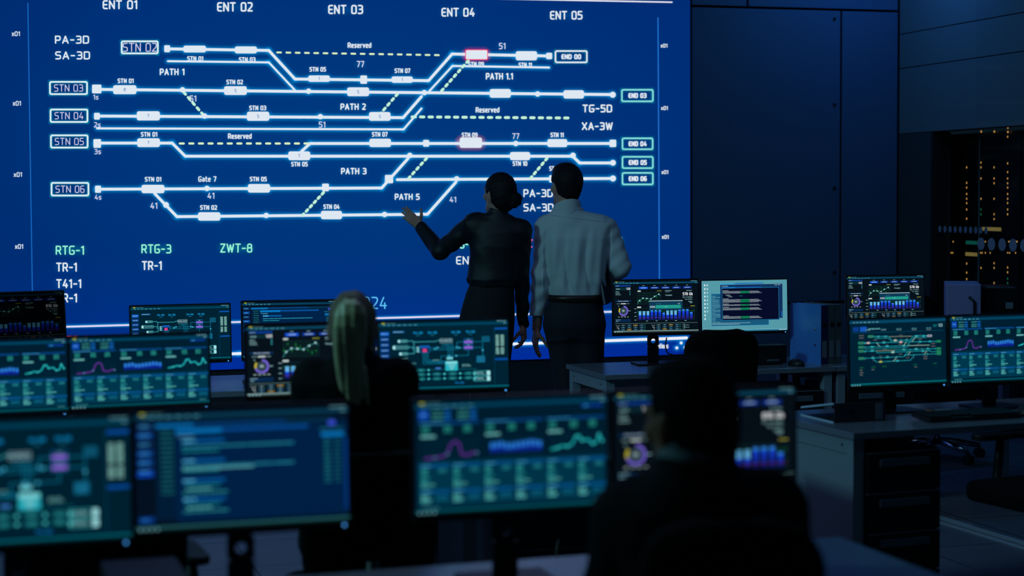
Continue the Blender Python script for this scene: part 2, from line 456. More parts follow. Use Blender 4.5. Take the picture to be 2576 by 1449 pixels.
    c.dash((1376, 398), (1328, 456), 5, 7, GRN, 8, .42); c.dash((1073, 398), (1021, 456), 5, 7, GRN, 8, .42)
    track([(243, 476), (960, 473), (1026, 399)])
    sq(239, 467, 254, 485); sq(968, 440, 988.5, 461); sq(810, 462, 827, 481)
    pill(356, 465, 413.5, 486); pill(623.5, 463, 679, 484.5); dot(520.5, 474)
    track([(389, 487), (445, 545), (1075, 539), (1146, 459)])
    dot(417.5, 515.5, 7.4); dot(669.5, 542); dot(967, 539.5)
    pill(498, 534, 554, 555); pill(807, 530.5, 860, 551.5)
    c.dash((814, 484), (754, 549), 6, 7, GRN, 8, .42)
    # labels
    for t, x, y, w in (('STN 01', 491, 147.5, 41), ('STN 03', 621.5, 150, 42), ('STN 05', 799, 174.5, 42), ('STN 07', 1012, 178, 40),
                       ('STN 09', 1197, 161.5, 40), ('STN 11', 1321, 163.5, 34), ('STN 01', 316, 203.5, 41), ('STN 02', 590, 206.5, 42),
                       ('STN 03', 648, 271.5, 43), ('STN 01', 375, 338, 42), ('STN 07', 955, 338, 40), ('STN 09', 1181, 339.5, 40),
                       ('STN 11', 1401, 339.5, 34), ('STN 05', 753, 413, 42), ('STN 10', 1307.5, 411.5, 37), ('STN 01', 385, 451, 42),
                       ('STN 05', 649.5, 450.5, 43), ('STN 02', 524.5, 522, 43), ('STN 04', 833.5, 520, 41), ('STN', 1391, 424, 20)):
        T(t, x, y, w, 12, .26)
    for t, x, y, w, h in (('PATH 1', 433, 181, 63, 17), ('PATH 1.1', 1256, 192, 69, 17), ('PATH 2', 888, 268.5, 64, 16.5), ('PATH 3', 889.5, 430.5, 64, 16.5), ('PATH 5', 1024, 495, 63, 16)):
        T(t, x, y, w, h, .24)
    for t, x, y, w, h in (('77', 906.5, 161.5, 19, 16), ('51', 1263, 116, 17, 16), ('51', 485.5, 248, 17, 15.5), ('51', 810, 313.5, 17, 15), ('77', 1297, 342.5, 18, 14.5),
                          ('41', 530.5, 492.5, 18, 15.5), ('41', 387, 517.5, 18, 16), ('41', 1139, 502, 17, 14.5), ('1s', 241, 244.5, 13, 12.5), ('2s', 244.5, 314, 17, 13),
                          ('3s', 245.5, 381.5, 17, 13), ('4s', 246.5, 496, 17, 13)):
        T(t, x, y, w, h, .17, (214, 214, 240))
    for x, y in ((904, 114), (1226, 276.5), (603, 342.5)): T('Reserved', x, y, 60, 14, .24)
    T('Gate 7', 521.5, 450.5, 46, 14, .22)
    gcol = (150, 245, 215)
    for t, x, y, w, h, wt in (('ENT 01', 302, 12, 88, 23, .2), ('ENT 02', 590.7, 17.5, 90, 24, .2), ('ENT 03', 869, 24, 88, 23.5, .2), ('ENT 04', 1152, 31, 84, 22.5, .2), ('ENT 05', 1424, 38.5, 82, 22, .2),
                          ('PA-3D', 181, 100, 86, 20.5, .2), ('SA-3D', 182.5, 139.5, 88, 20.5, .2), ('TG-5D', 1502, 273, 75, 20, .22), ('XA-3W', 1502, 317.5, 78, 20, .22),
                          ('PA-3D', 1353, 486, 74, 20, .2), ('SA-3D', 1354, 522, 76, 20, .2),
                          ('TR-1', 167.5, 672, 53, 23, .19), ('T41-1', 173, 713.5, 64, 23, .19), ('TR-1', 168, 749.5, 53, 23, .19), ('TR-1', 382, 668, 51, 23, .19), ('END', 1172, 655, 50, 21, .17)):
        T(t, x, y, w, h, wt, WHT, .16)
    for t, x, y, w in (('RTG-1', 176, 629.5, 72), ('RTG-3', 393, 626, 75), ('ZWT-8', 594, 624, 81), ('RTG-4', 1160, 614, 66), ('RTG-1', 1530, 608, 70)):
        if wall: c.text(t, x, y, 23, w, gcol, .17, z=9); G([(x - w / 2 + 6, y), (x + w / 2 - 6, y)], 20, .22, (0, 190, 140))
        else: T(t, x, y, w, 22, .17, (40, 220, 140))
    if wall:
        c.text('ZWT-8', 1365, 612, 21, 78, (250, 110, 160), .17, z=9)
        c.text('TR-1', 1364, 688, 20, 50, WHT, .17, z=9)
        c.text('TR-1', 194, 855, 20, 52, (235, 60, 80), .17, z=9)
        c.text('024', 942, 762, 31, 62, (90, 190, 245), .12, z=9)
        for x, y in ((40, 85), (42.5, 260), (45, 439), (48, 620)): T('x01', x, y, 21, 12, .2, WHT, .1)
        for x, y in ((1670, 115), (1671, 272), (1672, 433), (1673, 596)): T('x01', x, y, 17.5, 10, .24, WHT, .1)
        c.line([(70, 8), (84, 900)], 2.2, (25, 110, 200), 7); c.line([(1655, 45), (1659, 790)], 3, (30, 110, 205), 7)
        c.line([(1000, -7.5), (1690, 5.7)], 3.6, (225, 225, 240), 8)
        c.line([(-300, 834), (0, 826.5), (1690, 780)], 4.4, (225, 215, 240), 8); G([(-300, 834), (1690, 780)], 9, .5)
        c.line([(-300, 916), (600, 889.5), (1727, 850)], 7, (235, 240, 250), 8); G([(-300, 916), (600, 889.5), (1727, 850)], 12, .55)
        T('Options', 1664, 870, 34, 12.5, .22)
        for x, y in ((1713, 862.5), (1702, 875), (1723, 874)): sq(x - 3.6, y - 3.6, x + 3.6, y + 3.6)
    else:
        T('x', 1010, 820, 90, 14, col=(30, 90, 190))

# ---------------------------------------------------------------- the room
TH_W = 0.286                                   # the video wall is turned this far from the camera's own plane
WU = Vector((math.cos(TH_W), math.sin(TH_W), 0)); WN = Vector((-math.sin(TH_W), math.cos(TH_W), 0))
W0 = at(1425, 700, 12.3); W0.z = 0

def wall_uv(x, y, off=0.0):
    d = ray(x, y)
    t = ((W0 - WN * off) - CAM).dot(WN) / d.dot(WN)
    p = CAM + d * t - W0
    return p.dot(WU), p.z

mf = mat('dark_floor_tiles', (120, 124, 140), 0.42, noise=0.12, nscale=3)
def tile_floor_material(m):
    nt = m.node_tree; b = nt.nodes['Principled BSDF']
    tc = nt.nodes.new('ShaderNodeTexCoord'); mp = nt.nodes.new('ShaderNodeMapping'); mp.inputs['Rotation'].default_value = (0, 0, -0.3)
    br = nt.nodes.new('ShaderNodeTexBrick'); br.offset = 0.0
    br.inputs['Scale'].default_value = 1.0; br.inputs['Brick Width'].default_value = 0.6; br.inputs['Row Height'].default_value = 0.6
    br.inputs['Mortar Size'].default_value = 0.004
    br.inputs['Color1'].default_value = (*lin((112, 114, 128)), 1); br.inputs['Color2'].default_value = (*lin((128, 130, 144)), 1); br.inputs['Mortar'].default_value = (*lin((30, 32, 38)), 1)
    no = nt.nodes.new('ShaderNodeTexNoise'); no.inputs['Scale'].default_value = 14; no.inputs['Detail'].default_value = 5
    mp2 = nt.nodes.new('ShaderNodeMapping'); mp2.inputs['Scale'].default_value = (0.4, 3, 1); mp2.inputs['Rotation'].default_value = (0, 0, -0.3)
    mx = nt.nodes.new('ShaderNodeMix'); mx.data_type = 'RGBA'; mx.blend_type = 'MULTIPLY'; mx.inputs[0].default_value = 0.5
    nt.links.new(tc.outputs['Object'], mp.inputs[0]); nt.links.new(mp.outputs[0], br.inputs['Vector'])
    nt.links.new(tc.outputs['Object'], mp2.inputs[0]); nt.links.new(mp2.outputs[0], no.inputs['Vector'])
    nt.links.new(br.outputs['Color'], mx.inputs[6]); nt.links.new(no.outputs['Fac'], mx.inputs[7])
    nt.links.new(mx.outputs[2], b.inputs['Base Color'])
tile_floor_material(mf)
fl = MB().box(-9, 6.5, 1.0, 16, -0.05, 0).build('floor', mf); tag(fl, kind='structure')
M_WALL = mat('dark_blue_wall_panel', (60, 77, 106), 0.6, noise=0.08, nscale=2)
M_WALLBACK = mat('dark_wall_joint', (14, 16, 22), 0.9)
M_WALLGREY = mat('grey_wall_panel', (92, 102, 112), 0.6, noise=0.05, nscale=2)
M_PLINTH = mat('charcoal_wall_base', (40, 44, 54), 0.7, noise=0.1)
ceil = MB().box(-9, 6.5, 1.0, 16, 3.95, 4.05).build('ceiling', mat('dark_ceiling', (30, 33, 40), 0.9)); tag(ceil, kind='structure')

RZ_W = TH_W
def wloc(u, v, off=0.0):
    p = W0 + WU * u - WN * off
    return Vector((p.x, p.y, v))
uR = wall_uv(1736, 700)[0]                      # right edge of the video wall
zB = wall_uv(1285, 905.6)[1]                    # its lower edge
uC = wall_uv(2262, 300)[0]                      # corner with the side wall
# wall_front: backing, then raised panels with dark joints between them
wf = empty('wall_front', wloc(0, 0), RZ_W); tag(wf, kind='structure')
b = MB().box(-7.5, uC + 0.15, 0.08, 0.3, 0, 3.95).build('wall_backing', M_WALLBACK, wf)
zS = wall_uv(2000, 21)[1]; uS = wall_uv(2118.5, 400)[0]; uS2 = wall_uv(1884, 8)[0]
jt = 0.008
for (a0, a1, c0, c1) in ((uR + .02, uS - jt, 0.86, zS - jt), (uS + jt, uC - .004, 0.86, zS - jt), (uR + .02, uS2 - jt, zS + jt, 3.9), (uS2 + jt, uC - .004, zS + jt, 3.9), (uR + .02, uC - .004, 0, 0.84)):
    MB().box(a0, a1, 0.02, 0.08, c0, c1).build('wall_panel', M_WALL, wf, bevel=.003)
MB().box(-7.4, uR, 0.02, 0.08, 0, zB - .01).build('wall_base', M_PLINTH, wf)
for y in (47, 263, 473, 685):
    u, v = wall_uv(2102, y)
    MB().tube([(u, 0.012, v), (u, 0.025, v)], 0.012, 12).build('screw_head', M_WALLBACK, wf)

# the video wall
vw = empty('video_wall', wloc(0, 0), RZ_W, 'huge blue wall display showing a white rail track diagram with station names', 'display')
uL, zT = -6.6, 3.6
MB().box(uL, uR, 0.0, 0.07, zB, zT).build('display_housing', M_BLACK, vw)
OFF = 0.004
bgc = Canvas(lambda x, y: (x, y), dz=0)
NX, NY = 44, 20
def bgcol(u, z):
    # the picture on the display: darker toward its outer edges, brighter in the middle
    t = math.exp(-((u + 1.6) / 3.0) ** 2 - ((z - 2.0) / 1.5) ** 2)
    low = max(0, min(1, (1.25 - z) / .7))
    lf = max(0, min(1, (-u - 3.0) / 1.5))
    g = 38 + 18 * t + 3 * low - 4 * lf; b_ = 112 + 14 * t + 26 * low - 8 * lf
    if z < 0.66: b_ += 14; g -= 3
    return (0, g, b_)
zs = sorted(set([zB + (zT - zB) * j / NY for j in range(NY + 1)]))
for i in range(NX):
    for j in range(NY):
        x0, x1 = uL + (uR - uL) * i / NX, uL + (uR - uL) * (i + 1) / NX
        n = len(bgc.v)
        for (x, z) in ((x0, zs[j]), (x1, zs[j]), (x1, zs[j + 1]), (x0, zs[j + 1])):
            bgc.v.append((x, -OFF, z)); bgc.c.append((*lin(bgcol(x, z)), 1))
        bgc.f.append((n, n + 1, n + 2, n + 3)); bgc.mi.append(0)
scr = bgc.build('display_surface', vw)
dg = Canvas(lambda x, y: wall_uv(x, y, .012), dz=0.0012)
track_diagram(dg)
dgo = dg.build('track_diagram', vw); dgo.location = (0, -0.006, 0)
tag(dgo, 'white glowing track lines and lettering')

# ---- side wall with the opening to the server room
C0 = wloc(uC, 0); SD = Vector((0.28, -0.96, 0)); SDn = SD.normalized(); SN = Vector((-0.96, -0.28, 0)).normalized()   # SN points into the room
RZ_S = math.atan2(SD.y, SD.x)
def side_hit(x, y, off=0.0):
    """(distance along the side wall, height) at a pixel, for a plane off metres behind it"""
    d = ray(x, y); o = C0 - SN * off
    t = (o - CAM).dot(SN) / d.dot(SN)
    p = CAM + d * t - o
    return p.dot(SDn), p.z
wr = empty('wall_right', C0, RZ_S); tag(wr, kind='structure')
# local x runs along the wall toward the camera, local y = +90deg of it = away from the room is -SN
sgn = 1 if Vector((-math.sin(RZ_S), math.cos(RZ_S), 0)).dot(SN) < 0 else -1
def sb(x0, x1, d0, d1, z0, z1, name, m, parent, bev=0.0):
    y0, y1 = sorted((d0 * sgn, d1 * sgn))
    return MB().box(x0, x1, y0, y1, z0, z1).build(name, m, parent, bevel=bev)
HZ = 2.08
s_j = side_hit(2343, 600)[0]
for (z0, z1) in ((HZ, 2.55), (2.556, 2.80), (2.806, 3.95)):
    sb(0.0, 7.0, 0.0, 0.15, z0, z1, 'wall_panel', M_WALLGREY, wr, .002)
sb(0.0, s_j, 0.0, 0.15, 0, HZ - .004, 'wall_panel', mat('dark_grey_wall_panel', (44, 54, 60), 0.6), wr)
sb(s_j, s_j + .03, -.01, 0.1, 0, HZ, 'opening_frame', M_BLACK, wr)
M_GLASS = bpy.data.materials.new('clear_glass'); M_GLASS.use_nodes = True
nt = M_GLASS.node_tree; nt.nodes.clear()
gt = nt.nodes.new('ShaderNodeBsdfTransparent'); gg = nt.nodes.new('ShaderNodeBsdfGlossy'); gm = nt.nodes.new('ShaderNodeMixShader'); go = nt.nodes.new('ShaderNodeOutputMaterial')
gt.inputs[0].default_value = (.93, .96, .97, 1); gg.inputs['Roughness'].default_value = 0.03; gg.inputs['Color'].default_value = (.8, .9, 1, 1); gm.inputs[0].default_value = 0.0012
nt.links.new(gt.outputs[0], gm.inputs[1]); nt.links.new(gg.outputs[0], gm.inputs[2]); nt.links.new(gm.outputs[0], go.inputs[0])
M_FROST = mat('frosted_dot', (50, 70, 100), 0.6, emit=(34, 54, 84), es=0.3)  # dots given a faint glow of their own, though no lamp
w1 = empty('window_1', C0, RZ_S); tag(w1, kind='structure')
sb(s_j + .03, 6.0, 0.03, 0.04, 0.02, HZ, 'glass_pane', M_GLASS, w1)
dots = MB()
for k in range(11):
    s0, z0 = side_hit(2352 + 12.9 * k, 578, .03)
    dots.add([(s0 + .021 * math.cos(2 * PI * q / 16), sgn * .028, 1.39 + .024 * math.sin(2 * PI * q / 16)) for q in range(16)], [tuple(range(16))])
dots.build('frosted_dots', M_FROST, w1)

# server racks behind the glass
M_RACK = mat('black_rack_door', (10, 11, 14), 0.5, noise=0.2, nscale=300)
M_LED_Y = mat('amber_status_light', (60, 50, 20), 0.5, emit=(215, 150, 75), es=.9)
M_LED_G = mat('green_status_light', (10, 40, 30), 0.5, emit=(20, 110, 70), es=.8)
M_TAG_Y = mat('amber_rack_label', (180, 150, 70), 0.6, emit=(120, 98, 52), es=.8)
M_TAG_G = mat('green_rack_label', (20, 90, 80), 0.6, emit=(8, 72, 62), es=.8)
ROFF = 0.35
s_a = side_hit(2349, 500, ROFF)[0]; s_b = side_hit(2460, 500, ROFF)[0]; s_c = side_hit(2569, 500, ROFF)[0]
cols = {
 2377: [421, 433, 460, 472, 488, 512, 528, -540, 551, 677, 688, -703, -716],
 2432: [421, 460, 472, 488, 500, 511, 527, 550, 663, 686, 702],
 2468: [331, 409, 421, 449, 500, -527, -539, 674],
 2501: [331, 421, 449, 461, 500, 539, 551, 662, 674, 712],
 2535: [321, 332, 344, 411, 433, 449, 461, 472, 488, 500, 511, 527, 539, 673, 685, -701, -712, -724, 739, 751, 762, 778]}
smallrow = [(x, 608) for x in (2374, 2383, 2386, 2398, 2464, 2467, 2479, 2488, 2538, 2542, 2546, 2556, 2559)] + [(x, 636) for x in (2375, 2379, 2393, 2397, 2467, 2471, 2479, 2491, 2535, 2540, 2555)]
led_me = {}
def led(x, y, parent, s0, small=False, green=False):
    s, z = side_hit(x, y, ROFF - .012)
    key = (small, green)
    if key not in led_me:
        r = .0042 if not small else .0036
        mb = MB().tube([(0, -.004 * sgn, 0), (0, .002 * sgn, 0)], r * 1.0, 10)
        o = mb.build('status_light', M_LED_G if green else M_LED_Y, parent); led_me[key] = o.data
        for v in o.data.vertices: v.co.z *= 1.9; v.co.x *= 1.3
    else:
        o = bpy.data.objects.new('status_light', led_me[key]); COL.objects.link(o); o.parent = parent
    o.location = (s - s0, (-.01) * sgn, z)
for (r0, r1, lab) in ((s_a, s_b, 'black server rack with amber lights, nearer the blue wall panels'), (s_b + .03, s_c, 'black server rack with amber lights, second along behind the glass'), (s_c + .02, s_c + .75, 'black server rack at the right edge behind the glass')):
    rk = empty('server_rack', C0 - SN * ROFF + SDn * r0, RZ_S, lab, 'server rack', 'server racks behind the glass')
    w = r1 - r0
    sb(0, w, 0, .9, 0.0, 2.07, 'cabinet', M_BLACK2, rk)
    sb(.012, w - .012, -.012, 0, 0.06, 2.04, 'door', M_RACK, rk, .003)
    if lab.endswith('glass') and 'right edge' not in lab:
        sb(.0, .004, -.014, 0, 0.06, 2.04, 'door_edge', M_LEDGE, rk)
    for x, ys in cols.items():
        for y in ys:
            s = side_hit(x, abs(y), ROFF)[0]
            if r0 <= s < r1: led(x, abs(y), rk, r0, green=y < 0)
    for x, y in smallrow:
        s = side_hit(x, y, ROFF)[0]
        if r0 <= s < r1: led(x, y, rk, r0, small=True)
    for x0, x1, y, m in ((2471, 2518, 577, M_TAG_Y), (2346, 2350, 578, M_TAG_Y), (2430, 2459, 611, M_TAG_G), (2429, 2458, 640.5, M_TAG_Y)):
        a = side_hit(x0, y, ROFF - .014)[0]; b_, z = side_hit(x1, y, ROFF - .014)
        if r0 <= (a + b_) / 2 < r1: sb(a - r0, b_ - r0, -.016, -.012, z - .013, z + .013, 'rack_label', m, rk)
# far side of the server room
sr = MB().box(s_a - .6, 7, 1.6 * sgn, 1.62 * sgn, 0, 3.9).build('wall_server_room', M_WALLBACK); sr.location = C0; sr.rotation_euler = (0, 0, RZ_S); tag(sr, kind='structure')

# glass partition with its floor track, along the right aisle
g0 = Vector((2.149, 8.875, 0)); gd = Vector((.338, -.941, 0)).normalized(); RZ_G = math.atan2(gd.y, gd.x)
gp = empty('glass_partition', g0, RZ_G, 'clear glass partition with a row of frosted dots on a metal floor track', 'glass partition')
M_RAIL = mat('brushed_steel_track', (205, 212, 228), 0.3, metal=.5)
MB().box(0, 3.2, -.012, .012, 0.0, .018).build('floor_track', M_RAIL, gp, bevel=.002)
MB().box(0, 3.2, -.075, -.055, 0.0, .012).build('floor_track', M_RAIL, gp, bevel=.002)
MB().box(.3, 3.2, -.005, .005, .018, 2.6).build('glass_pane', M_GLASS, gp)
dots = MB()
for k in range(30):
    cx = .36 + .085 * k
    dots.add([(cx + .030 * math.cos(2 * PI * q / 18), -.007, 1.40 + .030 * math.sin(2 * PI * q / 18)) for q in range(18)], [tuple(range(18))])
dots.build('frosted_dots', M_FROST, gp)

# ------------------------------------------------------------- monitor screens
random.seed(11)
TEAL = (0, 60, 84); TXT = (150, 200, 205); CY = (40, 190, 205)
def ui_top(c, bg, bar=(8, 66, 92)):
    c.rect(0, 0, 1600, 900, bg, 0)
    c.rect(0, 28, 1600, 58, bar, 1)
    c.rect(38, 12, 78, 27, (165, 175, 48), 2); c.scrib(90, 20, 210, 5, (90, 150, 150))
    x = 60
    for w in (25, 30, 30, 44, 44, 30, 44): c.scrib(x, 44, x + w, 9, (84, 160, 176)); x += w + 28
    c.scrib(1460, 16, 1580, 7, (120, 180, 190)); c.scrib(1545, 44, 1575, 8, (120, 180, 190))
def ui_bottom(c, col=(60, 150, 165)):
    c.rect(0, 866, 1600, 878, col, 1); c.rect(0, 878, 1600, 900, tuple(v * .35 for v in col), 1)
    for k in range(4): c.disc(30 + 42 * k, 886, 9, (120, 170, 180), 3, 10)
def ui_dashboard(c, value='578 Gb', popup=True, cut=False):
    ui_top(c, (7, 17, 26))
    c.rect(35, 77, 325, 100, (12, 62, 150), 2); c.scrib(42, 89, 110, 6, TXT)
    c.rect(35, 116, 325, 166, (10, 42, 52), 2); c.text('Sector', 90, 141, 22, col=TXT); c.text('125', 282, 139, 36, 76, (235, 240, 245), .2)
    for k in range(3):
        c.scrib(42, 188 + 26 * k, 108 + 14 * k, 7, TXT); c.rect(306, 181 + 27 * k, 318, 194 + 27 * k, (60, 190, 200), 2)
    c.rect(40, 338, 330, 366, (10, 44, 82), 2); c.text('Real time monitoring', 185, 352, 15, 190, (190, 215, 230), .2)
    c.scrib(64, 397, 125, 6, TXT); c.rr(140, 388, 232, 406, 5, (190, 205, 205), 2); c.scrib(245, 397, 300, 6, TXT)
    c.ring(185, 520, 64, 90, -PI / 2 + .05, PI * .88, (112, 96, 205), 2, 28); c.ring(185, 520, 64, 90, PI * .9, PI * 1.2, (185, 175, 60), 2, 8)
    c.disc(185, 520, 60, (48, 68, 78), 2, 24); c.text('80', 185, 518, 28, 40, (200, 225, 230), .16)
    c.scrib(88, 440, 108, 9, TXT); c.scrib(282, 520, 320, 9, TXT)
    for k in range(4): c.scrib(85 + 56 * k, 625, 118 + 56 * k, 9, (180, 205, 205))
    c.rect(35, 665, 325, 686, (8, 44, 84), 2); c.rect(35, 694, 325, 714, (8, 44, 84), 2); c.scrib(42, 676, 130, 7, TXT); c.scrib(42, 704, 90, 7, TXT)
    for k, x in enumerate((480, 690, 898, 1104, 1308)):
        c.rect(x, 108, x + 168, 148, (14, 78, 205) if k == 0 else (12, 48, 140), 2); c.scrib(x + 36, 128, x + 136, 10, (170, 205, 235)); c.scrib(x + 62, 90, x + 104, 6, TXT)
    c.rr(455, 172, 515, 194, 5, (190, 205, 205), 2); c.scrib(820, 183, 905, 8, (170, 180, 60))
    for k in range(6): c.seg((450, 215 + 38 * k), (905, 215 + 38 * k), 2, (30, 90, 80), 1)
    for k in range(13): c.seg((450 + 37 * k, 200), (450 + 37 * k, 410), 1.5, (20, 70, 60), 1)
    for k in range(9):
        x = 460 + 50 * k; y = random.uniform(230, 370); c.seg((x, y), (x, y + random.uniform(20, 50)), 7, (24, 150, 66), 2)
    P = [(447, 412), (490, 346), (555, 304), (629, 311), (706, 322), (776, 277), (855, 241), (885, 270)]
    c.line(P, 5, (60, 160, 170), 3)
    for p in P[1:-1]: c.disc(p[0], p[1], 12, (180, 230, 230), 4, 10)
    c.scrib(975, 182, 1100, 9, TXT); c.scrib(975, 206, 1060, 7, (90, 130, 135)); c.text('Throughput', 1040, 258, 22, 130, TXT, .14)
    c.scrib(1375, 183, 1480, 8, TXT)
    c.text(value, 1400, 241, 52, 190, (235, 240, 245), .2)
    c.text('Date: 14.03.2020', 1396, 297, 18, 182, TXT, .15); c.text('Time: 21:30:41', 1416, 334, 18, 142, TXT, .15)
    c.scrib(1410, 374, 1488, 9, TXT); c.scrib(1440, 396, 1488, 9, TXT)
    c.rr(443, 450, 518, 474, 5, (190, 205, 205), 2); c.scrib(1452, 451, 1535, 9, (190, 185, 70))
    for k in range(4):
        c.seg((440, 486 + 65 * k), (1530, 486 + 65 * k), 2, (28, 90, 96), 1); c.scrib(392, 488 + 65 * k, 428, 8, TXT)
    for k in range(6): c.seg((440 + 217 * k, 480), (440 + 217 * k, 690), 2, (28, 80, 90), 1)
    tops = [530, 530, 530, 513, 513, 513, 562, 526, 524, 524, 508, 507, 507, 558]
    for k, t in enumerate(tops):
        x = 473 + 74.5 * k
        light = k in (0, 1, 2, 7, 8, 9)
        m = 600 if light else t + 26
        c.rect(x, t, x + 48, m, (98, 176, 228) if light else (52, 130, 225), 2)
        c.vgrad(x, m, x + 48, 684, (22, 72, 232), (18, 22, 100), 2)
    c.seg((440, 534), (1530, 534), 2.5, (30, 150, 70), 4); c.seg((440, 650), (1530, 650), 2, (150, 40, 110), 4)
    for k in range(5): c.scrib(610 + 182 * k, 702, 645 + 182 * k, 9, TXT)
    if popup:
        c.rect(670, 355, 1302, 515, (14, 58, 86), 5); c.rect(670, 352, 1302, 362, (190, 215, 220), 6)
        c.scrib(800, 405, 900, 12, (40, 100, 120), 6); c.scrib(1215, 408, 1250, 8, (220, 230, 230), 6)
        c.text('100%', 730, 459, 32, 98, (215, 230, 235), .16, 6); c.rect(790, 430, 1268, 488, (32, 152, 138), 6); c.scrib(965, 459, 1005, 8, (130, 210, 200), 7)
    c.rect(30, 739, 1585, 743, (110, 150, 150), 2)
    for gx in (135, 802):
        for a in range(4):
            for b_ in range(3):
                hot = (a, b_) in ((2, 0), (1, 2))
                x = gx + 116 * a; y = 760 + 36 * b_
                c.rect(x, y, x + 84, y + 26, (118, 92, 34) if hot else ((40, 62, 70) if a % 2 == 0 and b_ == 0 else (22, 62, 84)), 2)
                c.scrib(x + 30, y + 13, x + 56, 8, (140, 175, 180))
                if a == 3: c.rect(x + 92, y + 10, x + 116, y + 15, (40, 190, 150), 2)
        c.line([(gx - 92, 770), (gx - 70, 780), (gx - 70, 818), (gx - 24, 818)], 4, (170, 190, 190), 2)
        c.line([(gx - 24, 775), (gx - 45, 775), (gx - 45, 848), (gx - 24, 848)], 4, (170, 190, 190), 2)
    c.seg((1302, 752), (1302, 850), 2, (130, 160, 160), 2)
    for k, w in enumerate((20, 100, 30, 110, 24)): c.scrib(1318, 764 + 19 * k, 1318 + w, 6, TXT)
    ui_bottom(c, (130, 165, 165))

